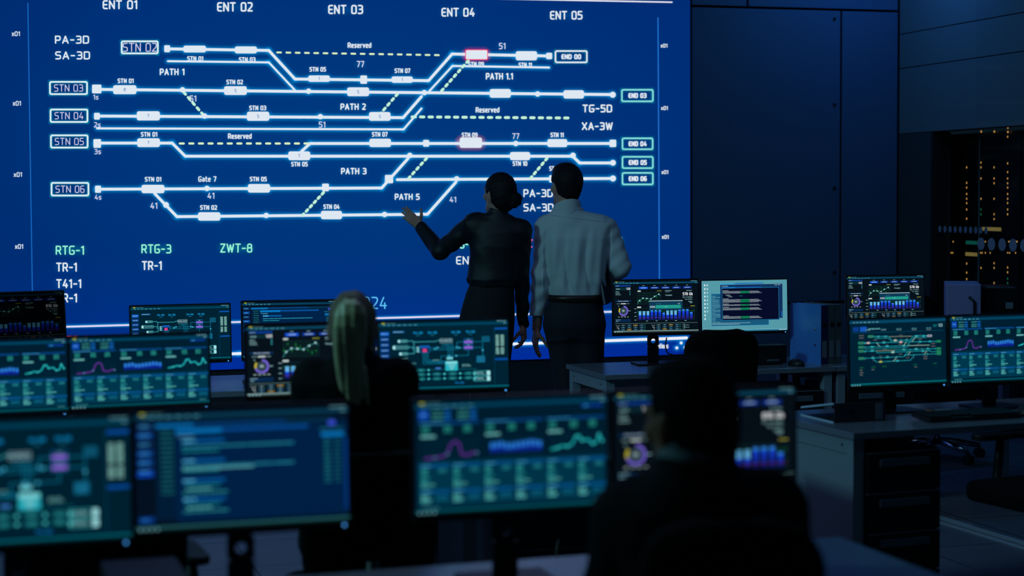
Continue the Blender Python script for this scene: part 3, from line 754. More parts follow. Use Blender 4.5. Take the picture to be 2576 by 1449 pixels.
def ui_network(c):
    ui_top(c, (0, 34, 50), (0, 66, 92))
    for k in range(5):
        c.rect(20, 130 + 72 * k, 128, 180 + 72 * k, (14, 62, 140) if k else (20, 90, 190), 2); c.scrib(34, 155 + 72 * k, 112, 10, (120, 180, 225))
    c.rect(170, 120, 320, 146, (12, 70, 130), 2); c.scrib(182, 133, 300, 9, (120, 190, 225))
    for x, t in ((482, 'PA-3D'), (658, 'SA-3D'), (950, 'XA-3W'), (1128, 'TG-5D')):
        c.text(t, x, 150, 28, 112, (20, 150, 215), .24); c.scrib(x - 22, 185, x + 22, 7, (40, 130, 160))
    c.seg((1424, 100), (1424, 850), 3, (10, 82, 110), 1); c.rect(1434, 105, 1590, 128, (10, 80, 170), 2)
    for q in range(2):
        for k in range(16):
            c.scrib(1445 + 62 * q, 205 + 15 * k + (18 if k > 9 else 0), 1485 + 62 * q, 10, (140, 200, 190))
    c.rect(1434, 510, 1590, 532, (10, 80, 170), 2)
    for k in range(4): c.rect(1270, 214 + 20 * k, 1370, 228 + 20 * k, (16, 96, 128), 2)
    cc = (90, 210, 220); lc = (20, 130, 165)
    def cap(x0, y0, x1, y1, hl=True):
        c.frame(x0, y0, x1, y1, 12, 4, cc, 3)
        if hl: c.rr(x0 + 3, y0 + 3, x0 + 32, y1 - 3, 8, (180, 230, 235), 3)
        c.scrib(x0 + 42, (y0 + y1) / 2, x1 - 12, 9, (120, 200, 205))
    cap(232, 236, 350, 272); cap(170, 312, 362, 360); cap(248, 402, 355, 438)
    for pts in ([(350, 254), (420, 254), (420, 268), (700, 268), (720, 254), (756, 254)], [(430, 268), (430, 346), (500, 346)], [(362, 336), (420, 336), (420, 370), (500, 370)],
                [(355, 420), (430, 420), (430, 394), (500, 394)], [(622, 350), (860, 350), (960, 350), (960, 282), (1048, 282)], [(622, 378), (900, 378), (960, 378), (980, 360), (1048, 360)],
                [(1158, 282), (1280, 282), (1280, 470)], [(1158, 360), (1280, 360)], [(1100, 392), (1100, 460), (760, 460), (760, 520), (720, 560)],
                [(780, 290), (780, 320), (850, 320), (850, 500)], [(820, 290), (820, 310), (878, 310), (878, 500)], [(866, 290), (906, 305), (906, 500)],
                [(540, 410), (540, 560), (830, 560)], [(560, 410), (560, 530), (830, 530)], [(580, 410), (580, 520), (600, 540), (830, 545)], [(600, 410), (600, 500), (660, 520)]):
        c.line(pts, 5, lc if pts[0][0] > 500 else (70, 190, 205), 2)
    c.frame(500, 320, 622, 410, 8, 5, (30, 110, 190), 3); c.rect(505, 325, 617, 352, (18, 84, 170), 3); c.rect(536, 362, 586, 402, (220, 60, 130), 3)
    for k in range(3): c.disc(478, 342 + 26 * k, 11, (150, 225, 230), 3, 10)
    for k in range(3): c.frame(750 + 54 * k, 232, 796 + 54 * k, 288, 6, 4, (150, 190, 200), 3); c.scrib(758 + 54 * k, 258, 788 + 54 * k, 14, (150, 190, 200))
    for y in (244, 318):
        c.frame(1046, y - 4, 1158, y + 70, 8, 4, (30, 120, 190), 3); c.rect(1052, y + 24, 1152, y + 54, (140, 100, 220), 3); c.scrib(1085, y + 9, 1120, 8, (120, 190, 210))
    for x, y in ((690, 364), (720, 350), (960, 350), (990, 358), (1280, 396), (950, 462), (860, 462)): c.disc(x, y, 12, (60, 170, 205), 3, 10)
    c.rr(830, 476, 906, 508, 8, (110, 205, 215), 3); c.rr(812, 530, 966, 656, 12, (40, 175, 190), 3); c.rr(818, 536, 960, 566, 10, (130, 215, 220), 4)
    for k in range(4): c.scrib(850 + 9 * k, 584 + 18 * k, 936 - 9 * k, 8, (150, 220, 225), 5)
    for x, y, w in ((265, 476, 90), (660, 512, 80), (1020, 582, 90), (1020, 600, 110)): c.scrib(x, y, x + w, 12, (90, 150, 150))
    c.text('NETWORK 024', 360, 548, 20, 190, (90, 160, 165), .2)
    c.rr(690, 610, 756, 630, 6, (60, 120, 200), 3)
    c.rr(1200, 470, 1310, 560, 6, (12, 84, 118), 2)
    for k in range(4): c.scrib(1205, 482 + 21 * k, 1300, 9, (30, 130, 165))
    for row, y in ((0, 640), (1, 696), (2, 756)):
        c.seg((270, y), (1200, y), 4, (20, 120, 140), 2)
        for k in range(5 if row else 2):
            x = 270 + 195 * k
            c.frame(x, y - 16, x + 92, y + 16, 14, 4, (40, 170, 175), 3); c.rect(x + 4, y - 12, x + 88, y + 12, (0, 34, 50), 3); c.scrib(x + 20, y, x + 74, 9, (60, 170, 175), 4)
            c.disc(x + 140, y, 13, (70, 200, 205), 4, 10)
    for y in (700, 772):
        c.frame(1160, y - 32, 1370, y + 32, 12, 5, (60, 180, 185), 4); c.rect(1166, y - 26, 1364, y + 26, (0, 44, 58), 4)
        c.rr(1325, y - 30, 1368, y + 30, 8, (160, 225, 230), 5); c.scrib(1195, y - 9, 1285, 10, (130, 190, 195), 5); c.scrib(1195, y + 9, 1300, 8, (130, 190, 195), 5); c.rr(1160, y - 16, 1182, y + 16, 6, (90, 200, 205), 5)
    c.text('PD-PD', 445, 826, 26, 105, (20, 120, 190), .24); c.text('PA-2D', 985, 818, 26, 105, (20, 120, 190), .24)
    ui_bottom(c, (0, 110, 130))

def ui_charts(c, dim=1.0):
    ui_top(c, (0, 30, 48), (0, 66, 96))
    c.rect(30, 72, 112, 150, (14, 74, 175), 2); c.scrib(48, 108, 90, 10, (90, 160, 220))
    for x in (140, 350):
        for y in (84, 118, 144):
            c.scrib(x, y, x + 90, 11, (60, 150, 150)); c.rr(x + 100, y - 9, x + 152, y + 9, 6, (16, 92, 170), 2)
    c.rect(1380, 72, 1560, 94, (10, 54, 140), 2); c.rect(1400, 76, 1440, 90, (40, 130, 190), 3)
    for k, x in enumerate((36, 566, 1086)):
        c.rect(x, 168, x + 490, 186, (8, 66, 130), 2); c.scrib(x + 10, 178, x + 200, 8, (60, 150, 190))
        for q in (10, 190, 350):
            for r in range(4): c.scrib(x + q + 10, 204 + 15 * r, x + q + 70, 9, (40, 150, 140))
        c.rr(x + 10, 272, x + 130, 292, 5, (100, 175, 175), 2)
        for r in range(6): c.seg((x + 50, 312 + 30 * r), (x + 480, 312 + 30 * r), 1.5, (8, 62, 78), 1)
        for r in range(9): c.seg((x + 50 + 53 * r, 305), (x + 50 + 53 * r, 470), 1.5, (8, 62, 78), 1)
    P = [(80, 455), (160, 450), (230, 440), (262, 425), (292, 345), (330, 325), (358, 345), (378, 430), (430, 440), (480, 420), (505, 425)]
    c.line([(p[0], p[1]) for p in P], 13, (96, 44, 150), 3)
    for p in (P[1], P[3], P[-1]): c.disc(p[0], p[1], 10, (80, 130, 170), 4, 10)
    for k in range(11):
        x = 615 + 40 * k; h = (350, 346, 342, 356, 358, 352, 348, 344, 338, 342, 350)[k]
        c.rect(x, h, x + 30, h + 45, (40, 120, 215), 3); c.vgrad(x, h + 45, x + 30, 430, (18, 48, 190), (12, 26, 120), 3)
    P = [(1125, 425), (1180, 415), (1225, 400), (1262, 408), (1300, 392), (1335, 330), (1362, 322), (1385, 365), (1440, 358), (1475, 395), (1510, 385), (1530, 320), (1545, 345), (1560, 375)]
    c.line(P, 14, (30, 175, 180), 3)
    for p in P[1::2]: c.disc(p[0], p[1], 10, (60, 200, 205), 4, 10)
    c.rect(20, 480, 1580, 840, (0, 54, 76), 1)
    for k in range(6):
        x = 40 + 262 * k
        for y in (500, 706):
            c.rect(x, y, x + 238, y + 26, (6, 78, 132), 2); c.scrib(x + 10, y + 13, x + 90, 8, (80, 170, 200))
        for r in range(3): c.scrib(x + 8, 545 + 18 * r, x + 60, 10, (50, 165, 165)); c.scrib(x + 150, 545 + 18 * r, x + 215, 10, (40, 140, 150)) if r < 2 else None
        for r in range(3): c.scrib(x + 8, 612 + 17 * r, x + (80, 45, 70)[r], 9, (50, 165, 165))
        c.scrib(x + 8, 664, x + 120, 10, (90, 190, 185)); c.scrib(x + 8, 684, x + 70, 10, (60, 170, 165))
        for r in range(4): c.scrib(x + 8, 750 + 17 * r, x + (70, 60, 90, 80)[r], 10, (90, 190, 185))
        c.rect(x + 130, 752, x + 225, 768, (8, 90, 130), 2); c.scrib(x + 130, 782, x + 225, 8, (30, 120, 140))
    c.scrib(60, 852, 190, 10, (60, 130, 135)); c.scrib(1480, 848, 1560, 10, (60, 130, 135))
    ui_bottom(c, (0, 96, 112))

def ui_code(c):
    ui_top(c, (4, 18, 34), (8, 62, 88))
    for k in range(6):
        c.rect(18, 86 + 68 * k, 130, 132 + 68 * k, (8, 62, 140) if k in (1, 3, 4) else (10, 44, 92), 2); c.scrib(34, 109 + 68 * k, 104, 10, (70, 160, 210))
    c.rect(18, 440, 132, 486, (12, 76, 200), 2); c.rect(24, 790, 134, 836, (8, 52, 130), 2); c.scrib(40, 813, 100, 12, (40, 120, 190))
    c.rect(150, 96, 1590, 820, (2, 30, 58), 1); c.rect(150, 96, 430, 122, (8, 110, 180), 2); c.rect(430, 96, 1120, 118, (6, 66, 124), 2); c.rect(1120, 96, 1480, 118, (6, 54, 84), 2)
    for k in range(14): c.scrib(190, 150 + 36 * k, 280, 15, (24, 96, 104))
    c.rect(300, 138, 1590, 840, (0, 34, 72), 3); c.rect(300, 140, 640, 172, (8, 116, 190), 4); c.rect(640, 140, 1290, 166, (8, 76, 150), 4)
    c.text('Processing', 372, 192, 18, 110, (100, 180, 210), .16, 5)
    c.rr(1445, 118, 1500, 154, 10, (60, 80, 220), 5); c.scrib(1380, 180, 1560, 14, (30, 100, 120), 5)
    y = 232
    for blk in range(4):
        c.rect(345, y - 12, 660, y + 14, (6, 84, 150), 4); c.scrib(350, y, 440, 14, (90, 190, 220), 5)
        if blk < 2:
            c.scrib(345, y + 44, 1180, 14, (40, 140, 165), 5); c.scrib(350, y + 76, 620, 12, (30, 140, 150), 5)
            if blk == 1: c.scrib(345, y + 60, 880, 10, (110, 200, 205), 5)
            y += 150
        else:
            c.scrib(360, y + 38, 620, 12, (30, 140, 150), 5); c.scrib(375, y + 64, 560, 12, (90, 180, 180), 5); c.scrib(345, y + 92, 680, 12, (50, 150, 160), 5); y += 142
    c.rect(1390, 208, 1565, 240, (10, 116, 186), 4)
    for k in range(11): c.scrib(1412, 268 + 32 * k, 1460, 16, (26, 104, 116), 5); c.scrib(1490, 268 + 32 * k, 1540, 14, (22, 90, 104), 5)
    c.rect(1568, 250, 1588, 810, (4, 58, 130), 4)
    ui_bottom(c, (40, 105, 112))

def ui_desktop(c):
    c.rect(0, 0, 1600, 900, (84, 152, 166), 0)
    for k in range(10):
        c.rect(44, 60 + 66 * k, 70, 94 + 66 * k, (205, 225, 230), 1)
        if k < 8: c.rect(92, 60 + 66 * k, 118, 94 + 66 * k, (180 if k < 2 else 150, 205, 215), 1)
    c.line([(50, 834), (58, 850), (66, 834)], 3, (190, 215, 220), 1)
    c.rect(175, 228, 1250, 800, (24, 88, 122), 2); c.frame(175, 228, 1250, 800, 2, 6, (40, 140, 190), 3)
    for k in range(22): c.scrib(190, 270 + 23 * k, 190 + random.choice((60, 130, 150)), 7, (110, 180, 195), 4)
    c.scrib(190, 752, 900, 8, (150, 200, 205), 4); c.scrib(190, 772, 700, 8, (150, 200, 205), 4)
    c.rect(345, 75, 1512, 680, (16, 48, 92), 5); c.rect(345, 50, 620, 68, (40, 160, 220), 5); c.rect(620, 48, 1150, 66, (24, 110, 190), 5)
    c.text('Processing', 430, 98, 16, 110, (190, 210, 220), .18, 6); c.text('User: 024', 1420, 90, 14, 110, (200, 220, 230), .2, 6); c.rect(1490, 560, 1503, 660, (20, 110, 200), 6)
    c.rect(370, 130, 1450, 710, (6, 12, 40), 7); c.rect(370, 116, 620, 138, (24, 120, 200), 8); c.rect(620, 116, 1120, 132, (18, 80, 160), 8)
    c.frame(375, 130, 1446, 706, 2, 7, (30, 130, 180), 9)
    y = 178
    for blk in (3, -4, 4, 2, 3, 0, 3):
        if blk == 0: y += 75; continue
        if blk < 0:
            for k in range(4): c.scrib(435 + 22 * k, y, 520 + 18 * k, 7, (130, 150, 160), 9); y += 13
            c.rect(700, y - 34, 760, y - 26, (20, 140, 90), 9); y += 18; continue
        c.scrib(392, y, 500, 9, (150, 165, 175), 9); y += 16
        for k in range(blk):
            if k == 3 or (blk == 2 and k == 1): pass
            c.scrib(392, y, 720, 8, (150, 165, 175), 9); c.scrib(725, y, 885, 9, (20, 165, 100), 9); c.scrib(890, y, 1060 + 30 * (k % 3), 8, (150, 165, 175), 9); y += 15
        y += 14
    c.rect(0, 868, 1600, 900, (40, 120, 150), 1); c.rect(0, 868, 1600, 874, (130, 190, 200), 2); c.scrib(1440, 886, 1580, 10, (190, 220, 225), 3)

def ui_track(c):
    c.rect(0, 0, 1600, 900, (0, 32, 50), 0); c.rect(0, 20, 1600, 56, (6, 70, 100), 1)
    x = 60
    for w in (25, 30, 30, 44, 44, 30, 44): c.scrib(x, 40, x + w, 9, (120, 180, 190)); x += w + 28
    c.rect(50, 100, 150, 165, (10, 56, 130), 2); c.rect(170, 100, 280, 165, (18, 86, 185), 2); c.scrib(305, 132, 500, 16, (90, 160, 170))
    c.text('SCT', 1420, 116, 32, 60, (20, 140, 150), .16); c.text('125', 1510, 112, 40, 72, (140, 190, 200), .2)
    c.rect(40, 180, 1560, 184, (10, 84, 110), 1)
    f0 = c.fmap; d0 = c.dz
    # the big wall's picture again, small
    c.fmap = lambda x, y: f0(25 + x * .9046, 136 + y * .816)
    c.dz = d0
    for n_, x in (('ENT 01', 302), ('ENT 02', 590), ('ENT 03', 869), ('ENT 04', 1152), ('ENT 05', 1424)): c.text(n_, x, 12, 24, 90, (70, 150, 170), .2)
    track_diagram(c, wall=False, body=(40, 175, 185))
    for x, y, col in ((300, 225, (230, 200, 200)), (900, 230, (235, 190, 190)), (800, 200, (200, 220, 200)), (750, 392, (170, 220, 200)), (525, 545, (190, 200, 90))): c.rr(x - 30, y - 13, x + 30, y + 13, 12, tuple(v * .9 for v in col), 6)
    c.fmap = f0
    ui_bottom(c, (0, 120, 130))

# ------------------------------------------------------------------ monitors
M_LED_B = mat('blue_white_power_light', (60, 90, 140), 0.5, emit=(60, 130, 200), es=2.5)
M_BEZEL = mat('matte_black_bezel', (13, 14, 17), 0.5)
def make_monitor(X, Y, Z, yaw, tilt, Wd, Hd, ui, label, desk_z=0.765, dim=1.0, group=None, stand=True, neck_side=0.0, boost=1.0):
    root = empty('monitor', (X, Y, desk_z), yaw, label, 'monitor', group)
    zc = Z - desk_z
    hs = MB().prism(rrect(-Wd / 2, Wd / 2, -Hd / 2, Hd / 2, .006, 3), 0, .018, Matrix.Rotation(PI / 2, 4, 'X'))
    hs.prism(rrect(-Wd * .36, Wd * .36, -Hd * .34, Hd * .34, .03, 4), -.035, 0, Matrix.Rotation(PI / 2, 4, 'X'))
    h = hs.build('housing', M_BEZEL, root, loc=(0, 0, zc), rot=(-tilt, 0, 0), bevel=.0015)
    sw = Wd - .012; st = Hd / 2 - .007; sbm = -Hd / 2 + .017
    ch = Canvas(lambda x, y: ((x / 1600 - .5) * sw, st + (sbm - st) * y / 900), dz=.00008, dim=dim)
    ui(ch)
    so = ch.build('screen', h); so.location = (0, -.0186, 0)
    MB().tube([(Wd / 2 - .018, -.021, -Hd / 2 + .0075), (Wd / 2 - .018, -.0175, -Hd / 2 + .0075)], .0028, 12).build('power_light', M_LED_B, h)
    if stand:
        nk = MB()
        # flat column with a round cable hole near its middle
        hw = .03; nk_top = zc; hz = zc * .40; hr = .014
        n = 20; ring_o = []; ring_i = []
        nk.box(-hw, hw, .045, .06, hz + .03, nk_top); nk.box(-hw, hw, .045, .06, .008, hz - .03)
        for k in range(n):
            a = 2 * PI * k / n; ca, sa = math.cos(a), math.sin(a)
            s_ = min(hw / max(abs(ca), 1e-6), .03 / max(abs(sa), 1e-6))
            ring_o.append((ca * s_, sa * s_)); ring_i.append((ca * hr, sa * hr))
        base = len(nk.v)
        for y in (.045, .06):
            for p in ring_o + ring_i: nk.v.append((p[0], y, hz + p[1]))
        m2 = 2 * n
        for k in range(n):
            j = (k + 1) % n
            for q in ((base + k, base + j, base + n + j, base + n + k), (base + m2 + k, base + m2 + n + k, base + m2 + n + j, base + m2 + j), (base + n + k, base + n + j, base + m2 + n + j, base + m2 + n + k)):
                nk.f.append(q); nk.smooth.append(False)
        nk.build('stand_neck', M_BLACK2, root)
        rg = MB()
        rg.tube([(hr * math.cos(2 * PI * k / 20), .045, hz + hr * math.sin(2 * PI * k / 20)) for k in range(21)], .0016, 6, cap=False)
        rg.build('cable_ring', M_HANDLE, root)
        MB().box(-.05, .05, .0, .05, zc - .05, zc + .05).build('mount', M_BLACK2, root, loc=(0, .0, 0), bevel=.006)
        MB().prism(rrect(-.11, .11, -.06, .12, .008, 3), 0, .009).build('stand_base', M_BLACK2, root, bevel=.002)
    return root

dash = ui_dashboard
mons = [
 (-1.036, 3.66, 1.055, .288, 0.0, .478, .284, ui_network, 'foreground monitor with a blurred node diagram, at the left edge of the near desk', .85),
 (-.597, 3.88, 1.049, .280, .03, .480, .284, ui_code, 'foreground monitor with dark blue code windows, in front of the blond woman\'s left side', .85),
 (-.006, 4.10, 1.043, .275, 0.0, .475, .286, ui_charts, 'foreground monitor with teal chart cards, directly left of the man in the dark jacket', .85),
 (.462, 4.27, 1.042, .290, .02, .484, .282, lambda c: ui_dashboard(c, '816 Gb', False), 'foreground monitor partly hidden behind the seated man\'s head', .75),
 (-1.714, 5.85, 1.051, .33, .03, .47, .266, ui_charts, 'second row monitor with chart cards, cut off by the left edge', 1),
 (-1.280, 6.05, 1.049, .34, .03, .482, .266, ui_charts, 'second row monitor with a purple curve, left of the one cut off by the frame', 1),
 (-.715, 6.24, 1.068, .30, .05, .470, .272, lambda c: ui_dashboard(c, '578 Gb', False), 'second row monitor with donut chart, left of the blond woman\'s head', 1),
 (-.251, 6.40, 1.065, .22, .05, .488, .272, ui_network, 'second row monitor with a node diagram, right of the blond woman', 1),
 (-2.313, 8.20, 1.079, .50, .14, .471, .268, lambda c: ui_dashboard(c, '816 Gb', False), 'very dim tilted monitor reading 816 Gb at the far left', .08),
 (-1.617, 8.60, .981, .305, .05, .490, .292, ui_network, 'back row monitor with a node diagram under the RTG-3 lettering', 1),
 (-1.103, 8.75, .986, .20, .05, .480, .300, ui_code, 'back row monitor with code windows, behind the blond woman\'s head', 1),
 (.762, 9.40, 1.047, .154, .04, .474, .300, dash, 'sharp monitor reading 578 Gb on the white desk beside the standing man', 1),
 (1.248, 9.52, 1.040, .238, .04, .500, .298, ui_desktop, 'monitor with a pale teal desktop and an open terminal window', 1),
 (2.097, 9.95, 1.053, .251, .05, .486, .272, dash, 'monitor reading 578 Gb standing right of the ring binders', 1),
 (1.589, 7.30, .988, .335, .04, .466, .298, ui_track, 'monitor showing a small track diagram on the right hand desk', 1),
 (2.037, 7.42, .989, .315, .04, .479, .302, ui_charts, 'monitor with chart cards at the right edge, beside the small track diagram', 1),
]
DZ = 0.74
for m in mons:
    make_monitor(*m[:9], desk_z=DZ, dim=m[9])

# --------------------------------------------------------------------- desks
def make_desk(p, rz, w, d, label, legs=(1, 1), side=None, screws=True, group='pale office desks'):
    root = empty('desk', (p[0], p[1], 0), rz, label, 'desk', group)
    t = .026
    MB().box(0, w, 0, d, DZ - t, DZ).build('tabletop', M_WHITE_DESK, root, bevel=.0015)
    L = .048
    for (x, y) in ((.012, .02), (w - .012 - L, .02), (.012, d - .02 - L), (w - .012 - L, d - .02 - L)):
        MB().box(x, x + L, y, y + L, 0, DZ - t - .001).build('leg', M_DESK_METAL, root, bevel=.002)
    for x in (.014, w - .014 - .02):
        MB().box(x, x + .02, .02 + L, d - .02 - L, DZ - t - .062, DZ - t - .002).build('side_rail', M_DESK_METAL, root, bevel=.001)
    MB().box(.012 + L, w - .012 - L, d - .05, d - .03, DZ - t - .062, DZ - t - .002).build('back_rail', M_DESK_METAL, root)
    if screws:
        for x in (.013,):
            for y in (.10, d - .10):
                MB().tube([(x - .003, y, DZ - t - .03), (x + .003, y, DZ - t - .03)], .006, 10).build('screw', M_CHROME, root)
    if side:
        MB().box(.016, .032, .02 + L, d - .02 - L, .05, DZ - t - .064).build('side_panel', M_DESK_METAL, root)
    return root
def on_desk(desk, x, y, z=DZ):
    c, s = math.cos(desk.rotation_euler.z), math.sin(desk.rotation_euler.z)
    return Vector((desk.location.x + c * x - s * y, desk.location.y + s * x + c * y, z))
ND = .31
# near row (right-back corner measured at (.862, 4.646))
cR = Vector((.862, 4.646)); uu = Vector((math.cos(ND), math.sin(ND))); nn = Vector((-math.sin(ND), math.cos(ND)))
p = cR - nn * .76 - uu * 1.4
desk_n1 = make_desk(p, ND, 1.4, .76, 'nearest pale desk in front of the man in the dark jacket')
desk_n2 = make_desk(p - uu * 1.605, ND, 1.6, .76, 'nearest pale desk at the lower left, under the blurred monitors')
p = Vector((-.10, 5.87)); MD = .305; um = Vector((math.cos(MD), math.sin(MD)))
desk_m1 = make_desk(p, MD, 1.15, .72, 'second row desk with side panel, behind the foreground chart monitor', side=True)
desk_m2 = make_desk(p - um * 1.405, MD, 1.4, .72, 'second row desk the blond woman sits at')
desk_m3 = make_desk(p - um * 2.81, MD, 1.4, .72, 'second row desk at the far left')
q = Vector((-1.334, 8.216)); ub = Vector((math.cos(.3), math.sin(.3)))
desk_b1 = make_desk(q - ub * .75, .3, 1.4, .75, 'pale back row desk with a keyboard, seen beyond the left monitors')
desk_b2 = make_desk(q - ub * 2.155, .3, 1.4, .75, 'back row desk at the far left under the dim monitor')
desk_d1 = make_desk((.466, 8.87), .292, 1.285, .62, 'pale desk right beside the standing man')
desk_d2 = make_desk((.466 + 1.29 * math.cos(.292), 8.87 + 1.29 * math.sin(.292)), .292, 1.4, .62, 'back row desk behind the ring binders')
desk_r = make_desk((1.29, 6.66), .37, 1.6, .70, 'pale desk with a drawer unit at the right', side=True)

def make_pedestal(desk, x, y, w, label, h=.66, d=.5, n=4):
    loc = on_desk(desk, x, y, 0)
    root = empty('drawer_unit', loc, desk.rotation_euler.z, label, 'drawer unit', 'black drawer units under the desks')
    MB().box(0, w, .02, d, .03, h).build('cabinet', M_DRAWER, root, bevel=.002)
    for k in range(4):
        MB().tube([(.04 + (w - .08) * (k % 2), .08 + (d - .14) * (k // 2), .0), (.04 + (w - .08) * (k % 2), .08 + (d - .14) * (k // 2), .03)], .015, 8).build('foot', M_BLACK, root)
    hh = (h - .035) / n
    for k in range(n):
        z0 = .035 + hh * k
        dr = MB().box(.002, w - .002, 0, .02, z0 + .002, z0 + hh - .004).build('drawer', M_DRAWER, root, bevel=.0015)
        MB().box(.002, w - .002, -.001, .004, z0 + hh - .006, z0 + hh - .003).build('top_edge', M_LEDGE, dr)
        MB().box(w * .17, w * .84, -.008, .0, z0 + hh - .058, z0 + hh - .028).build('handle', M_HANDLE, dr, bevel=.002)
    return root
make_pedestal(desk_r, .065, .01, .335, 'four drawer black unit under the left end of the right hand desk')
make_pedestal(desk_m1, .075, .01, .335, 'black drawer unit under the second row desk behind the chart monitor', n=3)
make_pedestal(desk_d1, 1.285 - .065 - .40, .01, .40, 'black drawer unit below the mouse and ring binders', n=2, h=.62)
make_pedestal(desk_d2, .065, .01, .40, 'black drawer unit below the right end of the binders', n=2, h=.62)

# ------------------------------------------------------------- office chairs
def make_chair(loc, rz, label, arms=True, arm_h=.2, back_w=.44, back_h=.50, back_top=1.0, seat_z=.46, chrome=False, seat_w=.48, group='black office chairs', head=False):
    """faces local +y (seat in front of the backrest)"""
    root = empty('office_chair', loc, rz, label, 'chair', group)
    sp = rrect(-seat_w / 2, seat_w / 2, -.22, .25, .09, 5)
    MB().prism(sp, seat_z - .07, seat_z, None, True).build('seat', M_MESH, root, bevel=.02, bseg=3)
    # backrest: curved slab
    mb = MB(); nx, nz = 14, 28
    z0, z1 = back_top - back_h, back_top
    def P(i, j, off):
        a = i / nx * 2 - 1; t = j / nz
        r = .10; z = z0 + (z1 - z0) * t
        hw = back_w / 2 * (1 - .10 * (1 - t) ** 2)
        # rounded upper and lower corners
        for edge in (t * back_h, (1 - t) * back_h):
            if edge < r: hw -= (r - math.sqrt(max(0, r * r - (r - edge) ** 2)))
        return (a * hw, -.25 + .045 * a * a - .05 * (t - .3) + off, z)
    vs = [P(i, j, 0) for j in range(nz + 1) for i in range(nx + 1)] + [P(i, j, -.04) for j in range(nz + 1) for i in range(nx + 1)]
    N = (nx + 1) * (nz + 1); fs = []
    for j in range(nz):
        for i in range(nx):
            k = j * (nx + 1) + i
            fs.append((k + 1, k, k + nx + 1, k + nx + 2)); fs.append((N + k, N + k + 1, N + k + nx + 2, N + k + nx + 1))
    for j in range(nz):
        k = j * (nx + 1); fs.append((k, N + k, N + k + nx + 1, k + nx + 1))
        k += nx; fs.append((N + k, k, k + nx + 1, N + k + nx + 1))
    for i in range(nx):
        fs.append((i + 1, N + i + 1, N + i, i)); k = nz * (nx + 1) + i; fs.append((k, N + k, N + k + 1, k + 1))
    mb.add(vs, fs, None, True)
    bo = mb.build('backrest', M_MESH, root)
    MB().tube([(0, -.05, seat_z - .09), (0, -.26, seat_z - .08), (0, -.315, seat_z), (0, -.31, z0 + .12)], [.025, .025, .022, .02], 8).build('back_bracket', M_BLACK, root)
    MB().tube([(0, 0, .09), (0, 0, seat_z - .06)], .028, 14).build('gas_lift', M_CHROME if chrome else M_BLACK, root)
    for k in range(5):
        a = 2 * PI * k / 5 + .3
        c, s = math.cos(a), math.sin(a)
        MB().tube([(0, 0, .115), (.15 * c, .15 * s, .10), (.29 * c, .29 * s, .075)], [.024, .02, .014], 8).build('base_arm', M_CHROME if chrome else M_BLACK, root)
        cs = MB()
        for o in (-.016, .016):
            t_ = Vector((-s, c, 0))
            ctr = Vector((.29 * c, .29 * s, .03))
            cs.tube([ctr + t_ * (o - .009), ctr + t_ * (o + .009)], .029, 14)
        cs.tube([(.29 * c, .29 * s, .03), (.29 * c, .29 * s, .075)], .009, 8)
        cs.build('caster', M_BLACK, root)
    if arms:
        for sx in (-1, 1):
            MB().tube([(sx * .18, .03, seat_z - .07), (sx * .27, .03, seat_z - .05), (sx * .29, .0, seat_z + arm_h * .35), (sx * .28, .0, seat_z + arm_h)], [.016, .018, .018, .016], 8).build('arm_post', M_BLACK, root)
            MB().prism(rrect(-.035, .035, -.13, .13, .03, 4), 0, .025, Matrix.Translation((sx * .28, .0, seat_z + arm_h))).build('armrest', M_BLACK, root, bevel=.006)
    return root

